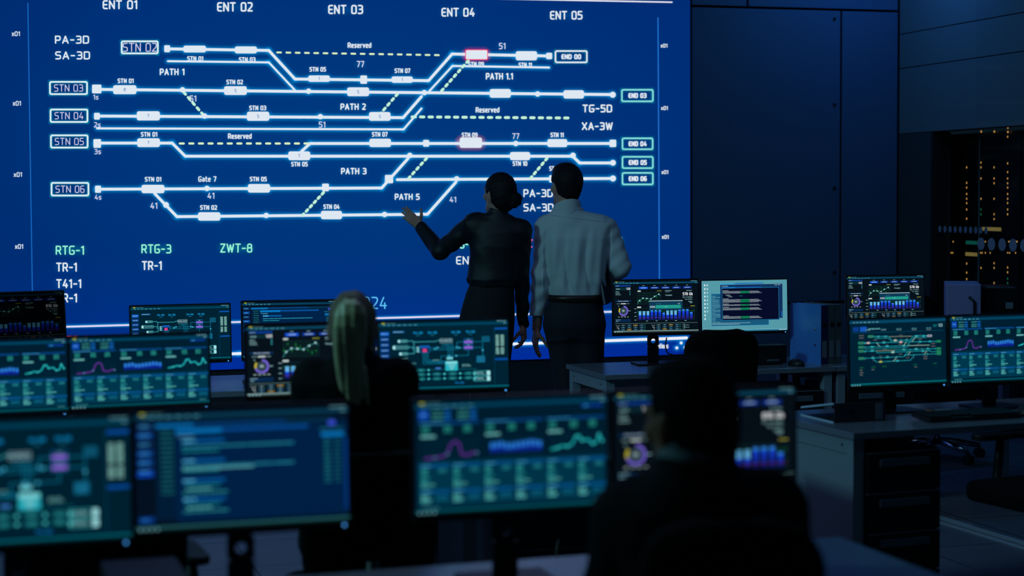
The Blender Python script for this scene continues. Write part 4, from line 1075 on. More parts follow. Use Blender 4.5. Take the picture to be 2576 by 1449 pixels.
# ---------------------------------------------------------- bodies (implicit surfaces)
class Field:
    def __init__(s, lo, hi, h):
        s.lo = np.array(lo, float); s.h = h
        s.n = [int(math.ceil((hi[i] - lo[i]) / h)) + 1 for i in range(3)]
        s.ax = [s.lo[i] + np.arange(s.n[i]) * h for i in range(3)]
        s.D = np.full(s.n, .2, dtype=np.float32)
    def _sub(s, lo, hi):
        sl = []
        for i in range(3):
            a = max(0, int((lo[i] - s.lo[i]) / s.h)); b = min(s.n[i], int((hi[i] - s.lo[i]) / s.h) + 2)
            if b <= a: return None
            sl.append(slice(a, b))
        X, Y, Z = np.meshgrid(s.ax[0][sl[0]], s.ax[1][sl[1]], s.ax[2][sl[2]], indexing='ij')
        return tuple(sl), X, Y, Z
    def add(s, prim, k=.02, op='u', e=0.0):
        fn, lo, hi = prim
        m = .06 + k
        q = s._sub([v - m for v in lo], [v + m for v in hi])
        if q is None: return s
        sl, X, Y, Z = q
        d = (fn(X, Y, Z) - e).astype(np.float32)
        D = s.D[sl]
        if op == 'u':
            hh = np.clip(.5 + .5 * (D - d) / k, 0, 1)
            s.D[sl] = D * (1 - hh) + d * hh - k * hh * (1 - hh)
        elif op == 's':
            d = -d
            hh = np.clip(.5 - .5 * (D - d) / k, 0, 1)
            s.D[sl] = D * (1 - hh) + d * hh + k * hh * (1 - hh)
        return s
    def cut(s, p, n):
        """remove everything on the +n side of the plane through p"""
        n = Vector(n).normalized()
        X, Y, Z = np.meshgrid(*s.ax, indexing='ij')
        d = (X - p[0]) * n.x + (Y - p[1]) * n.y + (Z - p[2]) * n.z
        s.D = np.maximum(s.D, d.astype(np.float32)); return s
    def ripple(s, fn):
        X, Y, Z = np.meshgrid(*s.ax, indexing='ij')
        s.D = s.D + fn(X, Y, Z).astype(np.float32); return s
    def mesh(s):
        D = s.D.copy()
        D[0] = D[-1] = .2; D[:, 0] = D[:, -1] = .2; D[:, :, 0] = D[:, :, -1] = .2
        ins = D < 0
        nx, ny, nz = s.n
        cs = np.zeros((nx - 1, ny - 1, nz - 1, 3), np.float32); cnt = np.zeros((nx - 1, ny - 1, nz - 1), np.float32)
        offs = [(0, 0), (0, 1), (1, 0), (1, 1)]
        for axis in range(3):
            o1, o2 = [a for a in range(3) if a != axis]
            for a, b in offs:
                st = [0, 0, 0]; st[o1] = a; st[o2] = b
                sl0 = tuple(slice(st[i], st[i] + s.n[i] - 1) for i in range(3))
                st1 = list(st); st1[axis] += 1
                sl1 = tuple(slice(st1[i], st1[i] + s.n[i] - 1) for i in range(3))
                d0, d1 = D[sl0], D[sl1]; cr = (d0 < 0) != (d1 < 0)
                t = np.where(cr, d0 / np.where(cr, d0 - d1, 1), 0)
                p = [np.full(t.shape, float(st[i]), np.float32) for i in range(3)]
                p[axis] = t
                for i in range(3): cs[..., i] += np.where(cr, p[i], 0)
                cnt += cr
        act = cnt > 0
        idx = np.full(act.shape, -1, np.int64); idx[act] = np.arange(act.sum())
        c = np.argwhere(act)
        V = (c + cs[act] / cnt[act][:, None]) * s.h + s.lo
        F = []
        for axis in range(3):
            o1, o2 = [(1, 2), (2, 0), (0, 1)][axis]
            sl0 = [slice(1, s.n[i] - 1) for i in range(3)]; sl1 = list(sl0)
            sl0[axis] = slice(0, s.n[axis] - 1); sl1[axis] = slice(1, s.n[axis])
            a = ins[tuple(sl0)]; b = ins[tuple(sl1)]
            for w, flip in ((a & ~b, False), (~a & b, True)):
                e = np.argwhere(w)
                if not len(e): continue
                base = e.copy(); 
                for i in range(3):
                    if i != axis: base[:, i] += 1
                def cell(d1, d2):
                    q = base.copy(); q[:, o1] -= d1; q[:, o2] -= d2
                    return idx[q[:, 0], q[:, 1], q[:, 2]]
                quad = np.stack([cell(1, 1), cell(0, 1), cell(0, 0), cell(1, 0)], 1)
                if flip: quad = quad[:, ::-1]
                F.append(quad)
        return V, np.concatenate(F)

def smooth_mesh(V, F, it=2):
    for _ in range(it):
        acc = np.zeros_like(V); n = np.zeros(len(V))
        for a, b in ((0, 1), (1, 2), (2, 3), (3, 0)):
            np.add.at(acc, F[:, a], V[F[:, b]]); np.add.at(n, F[:, a], 1)
            np.add.at(acc, F[:, b], V[F[:, a]]); np.add.at(n, F[:, b], 1)
        V = V * .4 + acc / n[:, None] * .6
    return V

def field_object(name, fields, m, parent, it=2):
    Vs = []; Fs = []; n = 0
    for f in fields:
        V, F = f.mesh(); V = smooth_mesh(V, F, it)
        Vs.append(V); Fs.append(F + n); n += len(V)
    V = np.concatenate(Vs); F = np.concatenate(Fs)
    me = bpy.data.meshes.new(name)
    me.vertices.add(len(V)); me.vertices.foreach_set('co', V.astype(np.float32).ravel())
    me.loops.add(len(F) * 4); me.loops.foreach_set('vertex_index', F.astype(np.int32).ravel())
    me.polygons.add(len(F)); me.polygons.foreach_set('loop_start', np.arange(0, len(F) * 4, 4, dtype=np.int32))
    me.polygons.foreach_set('loop_total', np.full(len(F), 4, dtype=np.int32))
    me.update(calc_edges=True); me.validate()
    me.polygons.foreach_set('use_smooth', np.ones(len(me.polygons), dtype=bool))
    me.materials.append(m)
    o = bpy.data.objects.new(name, me); COL.objects.link(o); o.parent = parent
    return o

def cap_(a, b, ra, rb):
    a = np.array(a, float); b = np.array(b, float); ba = b - a; L = max(ba @ ba, 1e-9)
    def fn(X, Y, Z):
        px, py, pz = X - a[0], Y - a[1], Z - a[2]
        t = np.clip((px * ba[0] + py * ba[1] + pz * ba[2]) / L, 0, 1)
        return np.sqrt((px - ba[0] * t) ** 2 + (py - ba[1] * t) ** 2 + (pz - ba[2] * t) ** 2) - (ra + (rb - ra) * t)
    r = max(ra, rb)
    return fn, np.minimum(a, b) - r, np.maximum(a, b) + r

def ell_(c, r, R=None):
    c = np.array(c, float); r = np.array(r, float)
    M = np.eye(3) if R is None else np.array(R.to_3x3().transposed())
    def fn(X, Y, Z):
        p = [X - c[0], Y - c[1], Z - c[2]]
        q = [M[i][0] * p[0] + M[i][1] * p[1] + M[i][2] * p[2] for i in range(3)]
        k0 = np.sqrt(sum((q[i] / r[i]) ** 2 for i in range(3))); k1 = np.sqrt(sum((q[i] / r[i] ** 2) ** 2 for i in range(3)))
        return k0 * (k0 - 1) / np.maximum(k1, 1e-6)
    m = r.max()
    return fn, c - m, c + m

def loft_(rows, ex=2.4):
    """rows of (z, cx, cy, rx, ry), rising z; a vertical stack of rounded-rectangle sections"""
    rows = sorted(rows); R = np.array(rows, float)
    def fn(X, Y, Z):
        v = [np.interp(Z, R[:, 0], R[:, i]) for i in range(1, 5)]
        q = (np.abs((X - v[0]) / v[2]) ** ex + np.abs((Y - v[1]) / v[3]) ** ex) ** (1 / ex)
        d = (q - 1) * np.minimum(v[2], v[3])
        return np.maximum(d, np.maximum(R[0, 0] - Z, Z - R[-1, 0]))
    lo = np.array([(R[:, 1] - R[:, 3]).min(), (R[:, 2] - R[:, 4]).min(), R[0, 0]]); hi = np.array([(R[:, 1] + R[:, 3]).max(), (R[:, 2] + R[:, 4]).max(), R[-1, 0]])
    return fn, lo, hi

def hand_prims(wrist, d, th, pd, curl=(.35, .3, .3, .35), sc=1.0, thumb_out=.75, spread=.0, base=.10, thumb_pd=.35):
    """wrist point, finger direction d, direction of the thumb side th, direction the palm faces pd"""
    w = Vector(wrist); d = Vector(d).normalized(); th = Vector(th); th = (th - d * th.dot(d)).normalized()
    pv = d.cross(th); pd = pv if pv.dot(Vector(pd)) > 0 else -pv
    P = []
    k = sc
    for o, ln in ((.027, .086), (.009, .090), (-.009, .086), (-.027, .080)):
        P.append((cap_(w + th * o * .6 * k, w + d * ln * k + th * o * k, .0135 * k, .0115 * k), .012))
    P.append((cap_(w + th * .012 * k + d * .02 * k, w + th * .034 * k + d * .045 * k, .014 * k, .012 * k), .012))
    for i, (o, ln, L) in enumerate(((.027, .088, .074), (.009, .092, .082), (-.009, .088, .076), (-.027, .080, .060))):
        p = w + d * ln * k + th * o * k
        ang = base; dirv = (d + th * (spread * (1.5 - i))).normalized()
        for j, (fr, r0, r1) in enumerate(((.45, .0095, .0085), (.31, .0085, .0078), (.24, .0078, .0062))):
            ang += curl[i] * (1.0 if j else .8)
            dv = dirv * math.cos(ang) + pd * math.sin(ang)
            q = p + dv * (L * fr * k)
            P.append((cap_(p, q, r0 * k, r1 * k), .004)); p = q
    p = w + d * .030 * k + th * .030 * k
    dv = (d * (1 - thumb_out * .55) + th * thumb_out + pd * thumb_pd).normalized()
    q = p + dv * .040 * k; P.append((cap_(p, q, .0135 * k, .0105 * k), .008))
    dv2 = (dv + d * .35 + pd * .1).normalized(); q2 = q + dv2 * .030 * k; P.append((cap_(q, q2, .0105 * k, .0085 * k), .005))
    q3 = q2 + (dv2 + d * .2).normalized() * .022 * k; P.append((cap_(q2, q3, .0088 * k, .0065 * k), .004))
    return P

def head_prims(c, yaw, sc=1.0, pitch=0.0):
    """skull centred at c, looking along +y turned by yaw (positive = to the left)"""
    R = Matrix.Rotation(yaw, 4, 'Z') @ Matrix.Rotation(pitch, 4, 'X')
    C = Vector(c)
    T = lambda x, y, z: C + R.to_3x3() @ (Vector((x, y, z)) * sc)
    P = [(ell_(T(0, -.012, .022), Vector((.074, .094, .092)) * sc, R), .01),
         (ell_(T(0, .030, -.035), Vector((.058, .062, .080)) * sc, R), .03),
         (cap_(T(-.02, .062, -.095), T(.02, .062, -.095), .024 * sc, .024 * sc), .03),
         (cap_(T(-.05, .02, -.07), T(-.02, .065, -.10), .02 * sc, .018 * sc), .02), (cap_(T(.05, .02, -.07), T(.02, .065, -.10), .02 * sc, .018 * sc), .02),
         (cap_(T(0, .088, .008), T(0, .112, -.030), .009 * sc, .013 * sc), .012),
         (cap_(T(-.011, .098, -.036), T(.011, .098, -.036), .009 * sc, .009 * sc), .008),
         (cap_(T(-.045, .078, .024), T(.045, .078, .024), .012 * sc, .012 * sc), .015),
         (ell_(T(-.046, .066, -.022), Vector((.022, .02, .02)) * sc, R), .02), (ell_(T(.046, .066, -.022), Vector((.022, .02, .02)) * sc, R), .02),
         (cap_(T(-.018, .092, -.062), T(.018, .092, -.062), .008 * sc, .008 * sc), .006),
         (cap_(T(-.015, .089, -.073), T(.015, .089, -.073), .009 * sc, .009 * sc), .006)]
    for s in (-1, 1):
        P.append((ell_(T(s * .079, -.012, -.012), Vector((.010, .019, .033)) * sc, R @ Matrix.Rotation(s * -.35, 4, 'Z')), .006))
        P.append((ell_(T(s * .076, -.006, -.038), Vector((.009, .012, .013)) * sc, R), .006))
    return P, T, R

def addall(F, prims, e=0.0):
    for p, k in prims: F.add(p, k, e=e)
    return F

def eyes(T, parent, sc=1.0):
    for s in (-1, 1):
        p = T(s * .031, .080, .005)
        mb = MB(); vs = []; fs = []
        for j in range(7):
            for k in range(12):
                a = PI * j / 6; b_ = 2 * PI * k / 12
                vs.append(p + Vector((math.sin(a) * math.cos(b_), math.sin(a) * math.sin(b_), math.cos(a))) * .0125 * sc)
        for j in range(6):
            for k in range(12): fs.append((j * 12 + k, (j + 1) * 12 + k, (j + 1) * 12 + (k + 1) % 12, j * 12 + (k + 1) % 12))
        mb.add(vs, fs, None, True).build('eye', M_EYE, parent)

def rel(root, x, y, dY=0.0):
    """photo pixel -> point local to a figure, dY metres nearer (-) or farther (+) than its own distance"""
    return at(x, y, root.location.y + dY) - root.location

def rows_(root, data, cy=0.0):
    out = []
    for (y, x0, x1, ry, *c) in data:
        a = rel(root, x0, y); b = rel(root, x1, y)
        out.append((a.z, (a.x + b.x) / 2, c[0] if c else cy, (b.x - a.x) / 2, ry))
    return out

# ================================================== standing woman (pointing)
px = at(1238, 500, 9.85)
w1_ = empty('person', (px.x, 9.85, 0), 0, 'woman in a black blouse and skirt with a low bun, pointing at the wall display', 'person')
HSC = 1.0
hc = rel(w1_, 1256, 487, .0)
HP, HT, HR = head_prims(hc, .62, .93, .06)
sl, el, wrl = rel(w1_, 1190, 566, 0), rel(w1_, 1107, 632, .12), rel(w1_, 1057, 570, .26)
srr, er, wrr = rel(w1_, 1310, 582, 0), rel(w1_, 1311, 695, .02), rel(w1_, 1316, 818, .08)
nb = rel(w1_, 1254, 545, -.015)
torso = rows_(w1_, [(546, 1222, 1284, .05, -.01), (558, 1200, 1304, .075), (585, 1190, 1312, .10), (620, 1184, 1310, .112), (655, 1184, 1306, .105), (690, 1185, 1298, .10), (715, 1182, 1294, .105)])
hips = rows_(w1_, [(708, 1185, 1291, .095), (735, 1173, 1293, .108), (765, 1165, 1294, .118), (800, 1157, 1295, .125), (850, 1160, 1292, .12), (900, 1168, 1285, .11), (960, 1180, 1277, .10), (1010, 1186, 1272, .095)])
la = rel(w1_, 1208, 1215, .0); ra = rel(w1_, 1252, 1215, .03)
la.z = .09; ra.z = .09
lk = rel(w1_, 1205, 1010); rk_ = rel(w1_, 1255, 1010, .02)
fb = Field((-.62, -.30, -.0), (.42, .42, 1.82), .006)
addall(fb, HP)
fb.add(cap_(nb, hc + Vector((.0, -.02, -.06)), .046, .050), .02)
fb.add(loft_(torso), .02, e=-.012); fb.add(loft_(hips), .03, e=-.012)
for a, b, c in ((sl, el, wrl), (srr, er, wrr)):
    fb.add(cap_(a, b, .040, .032), .03); fb.add(cap_(b, c, .032, .022), .015)
for k_, a_ in ((lk, la), (rk_, ra)):
    fb.add(cap_(k_ + Vector((0, 0, .25)), k_, .07, .05), .02); fb.add(cap_(k_, a_, .048, .032), .02)
    fb.add(cap_(a_ + Vector((0, 0, -.03)), a_ + Vector((0, .13, -.065)), .03, .018), .02)
hl = hand_prims(wrl, (rel(w1_, 1022, 536, .26) - wrl), (.55, .25, .8), (0, 1, .3), (.04, .12, .28, .42), .86, .95, .03, .0)
hr = hand_prims(wrr, (.06, .02, -1), (-.30, -.95, 0), (-1, .3, 0), (.38, .42, .44, .46), .90, .30, .0, .25, .95)
def hand_field(prims, wr, fore):
    w = Vector(wr); f = Field(tuple(w - Vector((.17, .17, .22))), tuple(w + Vector((.17, .17, .2))), .0035)
    f.add(cap_(w + (Vector(fore) - w).normalized() * .09, w, .026, .021), .01)
    return addall(f, prims)
field_object('body', [fb, hand_field(hl, wrl, el), hand_field(hr, wrr, er)], M_SKIN, w1_)
eyes(HT, w1_, .98)
# hair: swept back, with a low bun at the nape
fh = Field(tuple(hc - Vector((.16, .18, .16))), tuple(hc + Vector((.20, .16, .15))), .0035)
fh.add(ell_(HT(0, -.014, .024), Vector((.083, .102, .099)), HR), .01)
fh.add(ell_(HT(0, -.055, -.03), Vector((.066, .060, .075)), HR), .03)
n1 = HR.to_3x3() @ Vector((0, 1, -.50)); fh.cut(HT(0, .026, .015), n1)
for s in (-1, 1): fh.add(ell_(HT(s * .085, -.004, -.020), (.022, .020, .034), HR), .006, 's')
bun = rel(w1_, 1289, 503, -.06)
fh.add(cap_(HT(0, -.07, -.03), bun, .03, .03), .02)
fh.ripple(lambda X, Y, Z: .0012 * np.sin(150 * Z + 90 * Y) * np.sin(40 * X))
field_object('hair', [fh], M_HAIR_DARK, w1_, 1)
fbn = Field(tuple(bun - Vector((.09, .09, .09))), tuple(bun + Vector((.09, .09, .09))), .0035)
for k in range(9):
    a = k * 2.4
    fbn.add(ell_(bun + Vector((.020 * math.cos(a), .018 * math.sin(a * 1.3), .020 * math.sin(a))), (.034, .034, .028)), .006)
fbn.ripple(lambda X, Y, Z: .002 * np.sin(170 * (X - bun.x) + 120 * (Z - bun.z)))
field_object('hair_bun', [fbn], M_HAIR_DARK, w1_, 1)
# blouse
fs_ = Field((-.52, -.28, .78), (.34, .42, 1.62), .0055)
fs_.add(loft_(torso), .02, e=.004)
fs_.add(loft_(rows_(w1_, [(640, 1186, 1306, .10), (680, 1180, 1302, .112), (702, 1174, 1298, .125), (713, 1180, 1293, .116), (720, 1183, 1291, .108)])), .012)
fs_.add(cap_(sl + Vector((.03, 0, .0)), srr + Vector((-.02, 0, 0)), .062, .062), .05)
fs_.add(cap_(nb + Vector((0, 0, -.035)), nb + Vector((-.003, .0, .022)), .062, .054), .03)
fs_.add(cap_(sl, el, .062, .047), .04); fs_.add(cap_(el, wrl + (el - wrl).normalized() * .01, .047, .034), .02)
fs_.add(cap_(srr, er, .060, .046), .04); fs_.add(cap_(er, wrr + Vector((0, 0, .012)), .046, .032), .02)
dl = (wrl - el).normalized(); 
fs_.ripple(lambda X, Y, Z: .0025 * np.sin(46 * X + 8 * np.sin(9 * Z)) * np.clip((1.5 - Z) * 4, 0, 1) + .003 * np.sin(60 * Z + 50 * X + 3 * np.sin(20 * Y)) * (np.abs(X - .02) > .16))
fs_.cut(wrl + dl * .0, dl) if False else None
field_object('blouse', [fs_], M_BLOUSE, w1_, 1)
fc = Field(tuple(nb - Vector((.1, .1, .06))), tuple(nb + Vector((.1, .1, .08))), .004)
fc.add(cap_(nb + Vector((0, 0, -.01)), nb + Vector((-.002, .005, .022)), .062, .056), .01)
fc.cut(nb + Vector((0, 0, .034)), (-.15, .45, 1)); fc.add(cap_(nb + Vector((0, 0, -.1)), nb + Vector((0, .0, .1)), .051, .049), .004, 's')
field_object('collar', [fc], M_BLOUSE, w1_, 1)
fk = Field((-.30, -.24, .38), (.26, .24, 1.16), .007)
fk.add(loft_(hips), .01, e=.002)
fk.ripple(lambda X, Y, Z: .002 * np.sin(30 * X + 5 * Z))
field_object('skirt', [fk], M_SKIRT, w1_, 2)
for a_ in (la, ra):
    f = Field(tuple(Vector((a_.x - .06, a_.y - .09, -.01))), tuple(Vector((a_.x + .06, a_.y + .20, .12))), .004)
    f.add(cap_((a_.x, a_.y - .03, .05), (a_.x, a_.y + .13, .022), .036, .024), .02); f.add(cap_((a_.x, a_.y - .035, .05), (a_.x, a_.y - .04, .012), .02, .01), .01)
    f.cut((0, 0, .001), (0, 0, -1)); f.cut((0, 0, .085), (0, 0, 1))
    field_object('shoe', [f], M_SHOE, w1_, 1)

# ==================================================== standing man (white shirt)
px = at(1440, 500, 9.95)
m1_ = empty('person', (px.x, 9.95, 0), 0, 'man in a pale shirt and dark trousers standing with a folder under his arm', 'person')
hc = rel(m1_, 1424, 467, .01)
HP, HT, HR = head_prims(hc, .42, .97, .02)
sl, el, wrl = rel(m1_, 1375, 578, 0), rel(m1_, 1362, 695, -.02), rel(m1_, 1350, 825, .05)
srr, er, wrr = rel(m1_, 1526, 577, 0), rel(m1_, 1561, 672, -.03), rel(m1_, 1528, 716, .17)
nb = rel(m1_, 1427, 530, -.02)
torso = rows_(m1_, [(530, 1398, 1460, .055, -.015), (545, 1376, 1506, .08), (565, 1362, 1534, .10), (600, 1361, 1534, .125), (640, 1371, 1530, .128), (680, 1380, 1526, .122), (720, 1384, 1520, .118), (750, 1387, 1515, .115)])
pel = rows_(m1_, [(738, 1387, 1514, .112), (765, 1379, 1515, .122), (795, 1374, 1515, .13), (820, 1377, 1513, .125), (845, 1392, 1500, .10)])
hipl, hipr = rel(m1_, 1412, 850), rel(m1_, 1478, 850); kl, kr = rel(m1_, 1437, 1020, .01), rel(m1_, 1487, 1020, .02)
la, ra = rel(m1_, 1450, 1190, 0), rel(m1_, 1500, 1190, .03); la.z = ra.z = .09
fb = Field((-.34, -.26, 0), (.42, .42, 1.9), .006)
addall(fb, HP); fb.add(cap_(nb, hc + Vector((.005, -.02, -.06)), .060, .062), .02)
fb.add(loft_(torso), .02, e=-.014); fb.add(loft_(pel), .03, e=-.014)
for a, b, c in ((sl, el, wrl), (srr, er, wrr)):
    fb.add(cap_(a, b, .048, .038), .03); fb.add(cap_(b, c, .038, .027), .015)
for h_, k_, a_ in ((hipl, kl, la), (hipr, kr, ra)):
    fb.add(cap_(h_, k_, .075, .05), .02); fb.add(cap_(k_, a_, .05, .035), .02); fb.add(cap_(a_ + Vector((0, 0, -.03)), a_ + Vector((0, .15, -.06)), .034, .02), .02)
hl = hand_prims(wrl, (-.12, .05, -1), (.30, -.95, 0), (1, .3, 0), (.20, .17, .16, .16), 1.0, .30, .0, .18, .95)
hr = hand_prims(wrr, Vector((-.6, .35, -.55)), (.3, .2, .9), (-.6, -.5, 0), (.4, .45, .45, .5), 1.02, .5, 0, .2)
field_object('body', [fb, hand_field(hl, wrl, el), hand_field(hr, wrr, er)], M_SKIN, m1_)
eyes(HT, m1_, 1.04)
fh = Field(tuple(hc - Vector((.15, .16, .17))), tuple(hc + Vector((.15, .16, .16))), .0035)
fh.add(ell_(HT(0, -.014, .026), Vector((.087, .106, .104)), HR), .01)
fh.add(ell_(HT(0, -.048, -.040), Vector((.055, .048, .066)), HR), .03)
fh.add(ell_(HT(0, .03, .09), Vector((.06, .07, .038)), HR), .02)
fh.cut(HT(0, .025, .02), HR.to_3x3() @ Vector((0, 1, -.62)))
for s in (-1, 1): fh.add(ell_(HT(s * .090, .006, -.030), (.028, .040, .056), HR), .008, 's')
fh.ripple(lambda X, Y, Z: .0008 * np.sin(220 * X + 60 * Z) * np.sin(180 * Y))
field_object('hair', [fh], M_HAIR_DARK, m1_, 1)
fs_ = Field((-.34, -.28, .96), (.42, .42, 1.68), .0055)
fs_.add(loft_(torso), .02, e=.006)
fs_.add(cap_(sl + Vector((.04, 0, .004)), srr + Vector((-.04, 0, .004)), .072, .072), .05)
fs_.add(cap_(nb + Vector((0, 0, -.05)), nb + Vector((0, 0, .0)), .085, .066), .04)
fs_.add(cap_(sl, el, .068, .055), .035); fs_.add(cap_(el, wrl + (el - wrl).normalized() * .03, .054, .042), .02); fs_.add(cap_(wrl + (el - wrl).normalized() * .05, wrl + (el - wrl).normalized() * .012, .041, .037), .008)
fs_.add(cap_(srr, er, .066, .058), .035); fs_.add(cap_(er, wrr, .056, .038), .02)
def folds(X, Y, Z):
    cx, _, _ = 0.01, 0, 0
    t = np.clip((1.50 - Z) * 6, 0, 1) * (np.abs(X - .02) < .19)
    v = .010 * (1 - 2 * np.abs(np.sin(27 * X + 1.3 * np.sin(6 * Z + 4 * X) + 16 * (Z - 1.3) * X)) ** .8) + .0035 * np.sin(95 * X - 9 * Z + 1.5)
    low = np.clip((1.24 - Z) * 6, 0, 1) * .0055 * np.sin(48 * Z + 45 * X + 2 * np.sin(30 * X))
    arm = np.clip((np.abs(X - .02) - .15) * 25, 0, 1) * (.0035 * np.sin(30 * Z + 40 * X + 3 * np.sin(11 * Z)) + .0022 * np.sin(75 * Z - 60 * X))
    hem = np.clip((Z - rel(m1_, 1450, 748).z - .01) * 14, 0, 1)
    return (v * t + low * t) * hem + arm
fs_.ripple(folds)
fs_.cut((0, 0, rel(m1_, 1450, 749).z), (0, 0, -1)) if False else None
so = field_object('shirt', [fs_], M_SHIRT, m1_, 1)
# shoulder yoke, a second layer of cloth across the upper back
fy = Field((-.30, -.20, 1.44), (.30, .18, 1.64), .0038)
fy.add(loft_(torso), .02, e=.010)
fy.add(cap_(sl + Vector((.04, 0, .004)), srr + Vector((-.04, 0, .004)), .0760, .0760), .05)
fy.add(cap_(nb + Vector((0, 0, -.05)), nb + Vector((0, 0, .0)), .088, .068), .04)
yz = rel(m1_, 1450, 549).z
fy.cut((0, 0, yz), (-.13, 0, -1)); fy.cut((sl.x + .015, 0, yz), (-1, 0, .25)); fy.cut((srr.x - .01, 0, yz), (1, 0, .25))
field_object('shirt_yoke', [fy], M_SHIRT, m1_, 1)
fc = Field(tuple(nb - Vector((.12, .12, .08))), tuple(nb + Vector((.12, .12, .11))), .003)
fc.add(cap_(nb + Vector((0, 0, -.02)), nb + Vector((.0, .0, .06)), .083, .074), .01)
fc.cut(nb + Vector((0, -.05, .056)), (-.16, .42, 1)); fc.add(cap_(nb + Vector((0, 0, -.1)), nb + Vector((0, .0, .12)), .0655, .0655), .003, 's')
field_object('collar', [fc], M_SHIRT, m1_, 2)
fk = Field((-.26, -.24, .06), (.26, .24, 1.14), .0065)
fk.add(loft_(pel[:]), .01, e=.003)
for h_, k_, a_ in ((hipl, kl, la), (hipr, kr, ra)):
    fk.add(cap_(h_ + Vector((0, 0, .06)), k_, .094, .072), .06); fk.add(cap_(k_, a_ + Vector((0, 0, -.01)), .070, .058), .02)
fk.ripple(lambda X, Y, Z: .0025 * np.sin(34 * X + 14 * Z) * np.clip((.9 - Z) * 3, 0, 1))
field_object('trousers', [fk], M_TROUSERS, m1_, 2)
bz0, bz1 = rel(m1_, 1450, 757).z, rel(m1_, 1450, 740).z
r0 = [r for r in rows_(m1_, [(748, 1384.5, 1516.5, .122)])][0]
pts = [(r0[1] + (r0[3] + .010) * math.copysign(abs(math.cos(a)) ** (2 / 2.4), math.cos(a)), (r0[4] + .010) * math.copysign(abs(math.sin(a)) ** (2 / 2.4), math.sin(a))) for a in [2 * PI * k / 48 for k in range(48)]]
MB().prism(pts, bz0, bz1, None, True).build('belt', M_BELT, m1_)
for a_ in (la, ra):
    f = Field(tuple(Vector((a_.x - .07, a_.y - .10, -.01))), tuple(Vector((a_.x + .07, a_.y + .24, .12))), .0045)
    f.add(cap_((a_.x, a_.y - .04, .045), (a_.x, a_.y + .15, .032), .044, .034), .02); f.cut((0, 0, .001), (0, 0, -1)); f.cut((0, 0, .095), (0, 0, 1))
    field_object('shoe', [f], M_SHOE, m1_, 1)
# folder held under the right arm
fo = rel(m1_, 1527, 712, .04) + m1_.location
fol = empty('folder', fo, 0, 'dark document folder held under the standing man\'s right arm', 'folder')
fol.rotation_euler = (-.16, -.05, 1.30)
fol_m = mat('dark_folder_cover', (40, 48, 58), 0.4)
MB().box(-.15, .15, -.009, -.006, -.11, .11).build('cover', fol_m, fol, bevel=.001)
MB().box(-.15, .15, .006, .009, -.11, .11).build('cover', fol_m, fol, bevel=.001)
MB().box(-.145, .145, -.006, .006, -.105, .105).build('papers', mat('folder_paper', (120, 130, 140), 0.7), fol)

# ======================================================= seated blond woman
px = at(895, 800, 5.36)
w2_ = empty('person', (px.x, 5.36, 0), 0, 'seated woman with a long blond ponytail and black blazer, seen from behind', 'person')
hc = rel(w2_, 887, 822, .02)
HP, HT, HR = head_prims(hc, .06, .89, .0)
nb = rel(w2_, 893, 905, -.02)
sl, srr = rel(w2_, 782, 958, 0), rel(w2_, 1000, 955, 0)
el, er = rel(w2_, 770, 1135, .06), rel(w2_, 1008, 1135, .06)
wl, wr_ = Vector((-.12, .36, .80)), Vector((.12, .36, .80))
torso = rows_(w2_, [(915, 850, 940, .055, -.01), (935, 810, 978, .075), (960, 775, 1010, .095), (1010, 780, 1008, .105), (1080, 795, 992, .10), (1150, 800, 985, .10), (1230, 780, 1010, .115), (1300, 775, 1015, .125)])
zs_ = .50
fb = Field((-.36, -.24, .02), (.36, .66, 1.48), .0075)
addall(fb, HP); fb.add(cap_(nb, hc + Vector((0, -.02, -.06)), .046, .050), .02)
fb.add(loft_(torso), .02, e=-.014)
for a, b, c in ((sl, el, wl), (srr, er, wr_)): fb.add(cap_(a, b, .038, .032), .03); fb.add(cap_(b, c, .032, .024), .015)
for s in (-1, 1):
    hp = Vector((s * .09, .0, .60)); kn = Vector((s * .11, .40, .57)); an = Vector((s * .12, .36, .10))
    fb.add(cap_(hp, kn, .075, .052), .03); fb.add(cap_(kn, an, .05, .034), .02); fb.add(cap_(an, an + Vector((0, .14, -.06)), .034, .02), .02)
hl2 = hand_prims(wl, (.3, 1, -.1), (1, 0, .2), (0, 0, -1), sc=.9); hr2 = hand_prims(wr_, (-.3, 1, -.1), (-1, 0, .2), (0, 0, -1), sc=.9)
field_object('body', [fb, hand_field(hl2, wl, el), hand_field(hr2, wr_, er)], M_SKIN, w2_)
eyes(HT, w2_, .97)
fh = Field(tuple(hc - Vector((.14, .20, .16))), tuple(hc + Vector((.14, .14, .14))), .0045)
fh.add(ell_(HT(0, -.012, .022), Vector((.075, .094, .093)), HR), .01)
fh.add(ell_(HT(0, -.05, -.03), Vector((.062, .058, .068)), HR), .03)
tie = rel(w2_, 884, 772, -.135)
fh.add(cap_(HT(0, -.07, .03), tie, .05, .028), .02)
fh.cut(HT(0, .03, .015), HR.to_3x3() @ Vector((0, 1, -.45)))
for s in (-1, 1): fh.add(ell_(HT(s * .082, .0, -.026), (.018, .024, .036), HR), .006, 's')
fh.ripple(lambda X, Y, Z: .0016 * np.sin(130 * X + 40 * Z))
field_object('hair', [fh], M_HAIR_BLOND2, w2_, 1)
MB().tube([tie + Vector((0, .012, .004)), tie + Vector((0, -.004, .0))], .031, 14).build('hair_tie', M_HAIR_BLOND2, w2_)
fp = Field(tuple(Vector((-.16, -.26, .90))), tuple(Vector((.12, .06, 1.36))), .0045)
